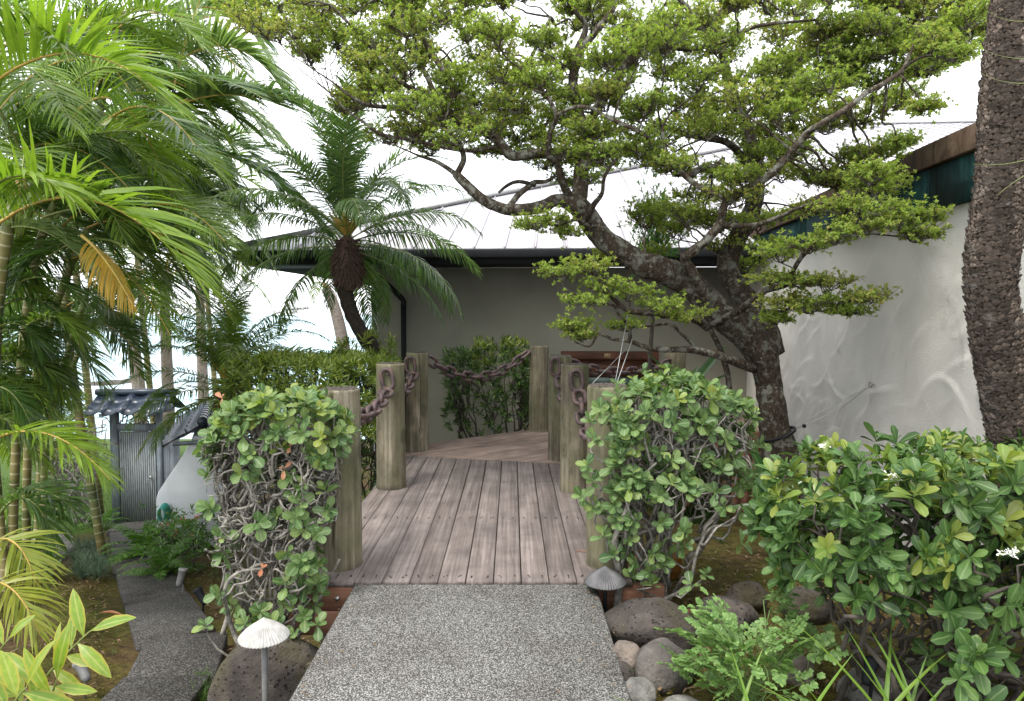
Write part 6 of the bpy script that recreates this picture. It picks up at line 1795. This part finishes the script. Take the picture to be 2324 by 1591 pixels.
# ------------------------------------------------------------------ ferns, flowers and low plants along the lower path
rg = np.random.default_rng(53)
FT = [(.75, 75, 85), (.8, 58, 90), (.75, 38, 75), (.65, 20, 55)]
FS = [frond_meshes('frond', arc_curve(L_, e, b, 10), M_FERN, M_RACH, .006, n=30, Lf=.13, W=.028, ang=(80, 55), vee=5, droop=.3, rng=rg, start=.12, taper=.25, seg=3) for L_, e, b in FT]
def fern(label, px, py, n=16, sc=1.0):
    t = thing('fern', label, 'fern', 'ferns beside the lower path'); p = ground_at(px, py)
    for k in range(n):
        put_frond(FS[int(k / n * 4)], t, Vector(p), k * 2.4, rg.normal(0, .2), 0, sc * rg.uniform(.8, 1.1))
fern('leafy green fern in front of the gate door', 330, 1262, 22, 1.05)
fern('fern at the path edge below the flowering ixora', 372, 1305, 18, .8)
fern('fern next to the foot of the white wall', 395, 1250, 18, .9)
fern('single fern against the gate bush stems', 228, 1195, 12, .8)
pxs_ = [ground_at(x, y) for x, y in ((420, 1290), (455, 1300), (400, 1270), (440, 1260))]
pA = np.concatenate([p + rg.normal(0, 1, (34, 3)) * [.26, .24, .14] + [0, 0, .42] for p in pxs_])
ix, L = shrub('ixora_bush', 'low bush with small orange red flowers by the white wall', 'bush', pA, nrm(rg.normal(0, .5, pA.shape) + [0, -.3, 1]), 7, .10, [M_FERN, M_HAW], LANCE, LANCE, rg, (30, 85), .3, 150)
mb = MB(); stems(mb, [tuple(p) for p in pxs_], pA[::3], rg, .008, .003, .08); mb.build('stems', M_TWIGD, ix, kind='stuff')
for px, py in ((418, 1180), (402, 1205), (438, 1215), (450, 1175), (425, 1228), (372, 1190)):
    mb = MB(); p = P(px, py, 9.6); q_ = p + rg.normal(0, .03, (8, 3)); bake(mb, OBOV_LO, rosettes(q_, rg.normal(0, .4, (8, 3)) + [0, -.4, 1], 4, .035, (60, 80), rg)); mb.build('flower', M_RFLOW, ix)

# low leafy cover left of the path
pA = np.array([ground_at(rg.uniform(0, 125), rg.uniform(1180, 1330)) for _ in range(170)]) + np.abs(rg.normal(0, .2, (170, 1))) * [[0, 0, 1.0]] + [0, 0, .08]
lf, L = shrub('low_foliage', 'low glossy foliage at the foot of the ringed canes', 'plant', pA, nrm(rg.normal(0, .6, pA.shape) + [0, -.2, .8]), 7, .17, [M_ARECA, M_ARECAD], LANCE, LANCE, rg, (25, 85), .5, 120)
for px, py, lb in ((150, 1235, 'orange flower cluster in the low foliage left of the path'),):
    pass
# ginger at the lower left corner
gg = thing('ginger_plant', 'yellow edged variegated ginger leaves in the lower left corner', 'plant')
gmesh = [tpl_mesh('leaf', LANCE, M_GINGER, r) for r in (0, .3, .6)]
for a_, b_, n in (((25, 1640, 3.1), (205, 1432, 3.0), 12), ((-70, 1600, 3.0), (20, 1450, 2.9), 8), ((90, 1700, 2.9), (130, 1540, 2.8), 7), ((-10, 1680, 2.8), (60, 1560, 2.75), 7)):
    A_, B_ = P(*a_), P(*b_); c = bez(A_, (A_ + B_) / 2 + [0, 0, .05], B_, 12); mb = MB(); add_tube(mb, c, np.linspace(.009, .003, 12), 6); mb.build('stem', M_RACH, gg, smooth=True)
    for k in range(n):
        f = .15 + .85 * k / (n - 1); p = np.array([np.interp(f * 11, range(12), c[:, i]) for i in range(3)])
        T_ = nrm(B_ - A_); sd = nrm(np.cross(T_, [0, -1, .4])) * (1 if k % 2 else -1)
        d = nrm(T_ * (.45 + .5 * (k == n - 1)) + sd * (1 - .8 * (k == n - 1)) + rg.normal(0, .12, 3)); nn = nrm(np.array([0, -.7, .7]) + rg.normal(0, .25, 3)); nn = nrm(nn - d * np.dot(nn, d)); s_ = np.cross(nn, d)
        leaf_objs((p[None], d[None], s_[None], nn[None], np.array([rg.uniform(.17, .24)])), [0], gmesh, gg, 'leaf', rg)

# ------------------------------------------------------------------ parsley like herb and long blades at lower right
rg = np.random.default_rng(54)
LOBE = leaf_tpl([(0, .10), (.4, .5), (.7, .62), (.85, .40), (1, .08)], .1, .1)
def herb_leaf(seed):
    r_ = np.random.default_rng(seed); mb = MB(); L_ = .16
    add_tube(mb, np.array([[0, 0, 0], [L_ * .5, 0, .012], [L_, 0, 0]]), np.array([.0018, .0014, .001]), 4, False)
    pos, d, nn = [], [], []
    for k, f in enumerate((.35, .55, .75, 1.0)):
        for s_ in ((-1, 1) if f < 1 else (0,)):
            bp = np.array([f * L_, 0, .01]); dd = nrm([.6 if s_ else 1, s_ * 1.0, .1]); ll = .055 * (1.15 - .5 * f) if s_ else .03
            for g_, sz in ((.35, .016), (.65, .02), (1.0, .03)):
                for tw in (-.75, 0, .75):
                    ca, sa = math.cos(tw), math.sin(tw)
                    pos.append(bp + dd * ll * g_); d.append([dd[0] * ca - dd[1] * sa, dd[0] * sa + dd[1] * ca, r_.normal(0, .2)]); nn.append([r_.normal(0, .25), r_.normal(0, .25), 1])
    pos, d, nn = np.array(pos), nrm(d), nrm(nn); nn = nrm(nn - d * np.sum(nn * d, 1, keepdims=True)); sd = np.cross(nn, d)
    bake(mb, LOBE, (pos, d, sd, nn, np.full(len(pos), .024) * r_.uniform(.8, 1.2, len(pos))), None, 0, r_)
    return mb.mesh('leaf', M_PARS, True)
HL = [herb_leaf(k) for k in range(4)]
pr = thing('parsley_plant', 'bright green parsley like herb between rocks and hedge', 'plant')
hb = np.array([1.08, 3.06, -.10]); stm = MB()
for k in range(72):
    a = rg.uniform(0, 6.28); rr_ = rg.uniform(.02, .26); h_ = rg.uniform(.10, .36) * (1.15 - rr_)
    tip = hb + np.array([rr_ * math.cos(a), rr_ * .75 * math.sin(a) - .03, h_])
    if k in (0, 1, 2): tip = hb + np.array([.10 + .03 * k, .1, .46 - .05 * k])
    if k in (3, 4, 5): tip = hb + np.array([-.24 + .05 * k, .05, .40 - .06 * (k - 3)])
    add_tube(stm, crooked(hb + rg.normal(0, .03, 3) * [1, 1, 0], tip, 5, .06, rg), .0022, 4, False)
    az = math.atan2(tip[1] - hb[1], tip[0] - hb[0]) + rg.normal(0, .5); el = rg.uniform(-.1, .9)
    link('leaf', HL[k % 4], pr, mw=Matrix.Translation(tip) @ Matrix.Rotation(az, 4, 'Z') @ Matrix.Rotation(-el, 4, 'Y') @ Matrix.Rotation(rg.normal(0, .4), 4, 'X') @ Matrix.Scale(rg.uniform(.75, 1.15), 4))
stm.build('stems', M_PARS, pr, kind='stuff')
def blades(label, roots, group='long leaved clumps at the lower right'):
    t = thing('bladed_clump', label, 'plant', group)
    bm_ = [tpl_mesh('blade', blade_tpl(.048, 8, dr), M_BLADE, r) for dr, r in ((.12, 0), (.3, .3), (.5, .6))]
    for (x, y, z, n, h) in roots:
        for k in range(n):
            a = rg.uniform(0, 6.28); d = nrm([.55 * math.cos(a), .35 * math.sin(a), 1.0]); nn = nrm(np.cross(d, [math.sin(a), -math.cos(a), 0])); nn = nn if nn[2] > 0 else -nn; sd = np.cross(nn, d)
            leaf_objs((np.array([[x + rg.normal(0, .04), y + rg.normal(0, .03), z]]), d[None], sd[None], nn[None], np.array([h * rg.uniform(.6, 1.1)])), [0], bm_, t, 'blade', rg)
blades('long grassy blades in front of the parsley', [(.80, 2.62, -.12, 4, .55), (1.02, 2.55, -.12, 4, .58)])
blades('long grassy blades at bottom edge in front of the hedge stones', [(1.38, 2.52, -.12, 8, .72), (1.56, 2.48, -.12, 6, .70), (1.22, 2.50, -.12, 4, .72)])
blades('long grassy blades below the right end of the hedge', [(1.78, 2.48, -.12, 4, .66), (1.92, 2.42, -.12, 3, .60)])

# ------------------------------------------------------------------ ground cover (uncountable)
def tufts(name, label, pts, K, ln, mat, w=.05, droop=.4, spread=(5, 60)):
    L = rosettes(pts, np.tile([[0, 0, 1.0]], (len(pts), 1)) + rg.normal(0, .15, (len(pts), 3)), K, ln, spread, rg)
    mb = MB(); bake(mb, leaf_tpl([(0, w), (.5, w * .8), (1, w * .05)], .1, droop), L); mb.build(name, mat, None, kind='stuff', label=label)
def scatter(n, x0, x1, y0, y1, ok=None):
    p = np.stack([rg.uniform(x0, x1, n), rg.uniform(y0, y1, n)], -1)
    if ok is not None: p = p[ok(p[:, 0], p[:, 1])]
    return np.stack([p[:, 0], p[:, 1], gz(p[:, 0], p[:, 1]) - .01], -1)
tufts('lawn_grass', 'bright green lawn grass left of the gate', scatter(9000, -14, -7.6, 9.5, 19, lambda x, y: (x < -7.7 - .0 * y) & ~((x > -8.9) & (y > 13.6))), 4, .13, M_LAWN, .08)
tufts('mondo_grass', 'bluish mondo grass between the edging stones and lower path', np.array([ground_at(x, y) for x, y in zip(rg.uniform(165, 238, 120), rg.uniform(1232, 1315, 120))]), 22, .16, M_MONDO, .05, .8)
def offpath(x, y):
    # keep off the slabs and walkway
    c = pc; dmin = np.full(len(x), 9.0)
    for i in range(len(c) - 1):
        a, b = c[i], c[i + 1]; ab = b - a; t = np.clip(((x - a[0]) * ab[0] + (y - a[1]) * ab[1]) / (ab @ ab), 0, 1)
        dmin = np.minimum(dmin, np.hypot(x - a[0] - t * ab[0], y - a[1] - t * ab[1]))
    return (dmin > .40) & ((x < -1.05) | (x > .6) | (y > 4.4))
tufts('grass_tufts', 'sparse thin grass blades on the mossy earth', scatter(700, -6, -1.3, 3.2, 10, offpath), 5, .06, M_LAWN, .06)
tufts('grass_tufts', 'thin grass blades among stones right of the walkway', scatter(260, .6, 2.4, 2.8, 5.5, offpath), 4, .06, M_LAWN, .06)
q_ = np.array([ground_at(x, y) for x, y in zip(rg.uniform(425, 470, 30), rg.uniform(1545, 1600, 30))])
tufts('grass_tufts', 'short grass patch beside the lamp boulder', q_, 12, .12, M_LAWN, .05)
pm = np.concatenate([scatter(9000, -6.5, -1.2, 3.2, 9, offpath), scatter(3500, .6, 2.6, 2.8, 6, offpath)])
pm = pm[noise3(pm, 3.1, 77) > -.15]
M_MOSS = leaf_mat('moss', [(.045, .045, .007), (.085, .080, .012), (.12, .10, .02), (.07, .045, .014)], .9, .2, spec=.1)
tufts('moss', 'olive brown moss and litter covering the earth', pm + [0, 0, .012], 5, .020, M_MOSS, .5, .2, (10, 88))
M_LITTER = leaf_mat('dry_litter', [(.14, .09, .05), (.20, .13, .07), (.10, .06, .035), (.24, .18, .10)], .8, .15)
pm = np.concatenate([scatter(3200, -6, -1.2, 3.2, 9), scatter(1300, .55, 2.8, 2.6, 6)]) + [0, 0, .028]
tufts('leaf_litter', 'small dry leaf bits scattered on the earth', pm[offpath(pm[:, 0], pm[:, 1])], 1, .045, M_LITTER, .3, .2, (70, 90))
lw = np.array([(x, y, .0) for x, y in zip(np.concatenate([rg.normal(-.93, .03, 26), rg.normal(.48, .03, 30), rg.uniform(-.9, .45, 14)]), rg.uniform(2.6, 4.25, 70))])
tufts('leaf_litter', 'tiny dry bits lying on the concrete walkway', lw + [0, 0, .004], 1, .022, M_LITTER, .35, .2, (84, 90))
dl = ground_at(250, 1398)
mb = MB(); tv, tf, tu = leaf_tpl([(0, .02), (.2, .12), (.5, .2), (.8, .12), (1, .01)], .5, .1)
mb.add(tv * .22, tf, tu); mb.build('fallen_leaf', M_DEADLEAF, None, label='curled brown fallen leaf at the left edge of the lower path', cat='leaf', loc=dl + [-.1, 0, .03])
for k, (px, py) in enumerate(((1305, 1250), (1320, 1252))):
    p = G(px, py, .008); mb = MB(); mb.add(tv * .06, tf, tu); o = mb.build('fallen_leaf', M_DEADLEAF, None, label=['left one of two tiny brown leaves on the deck', 'right one of two tiny brown leaves on the deck'][k], cat='leaf', loc=p)
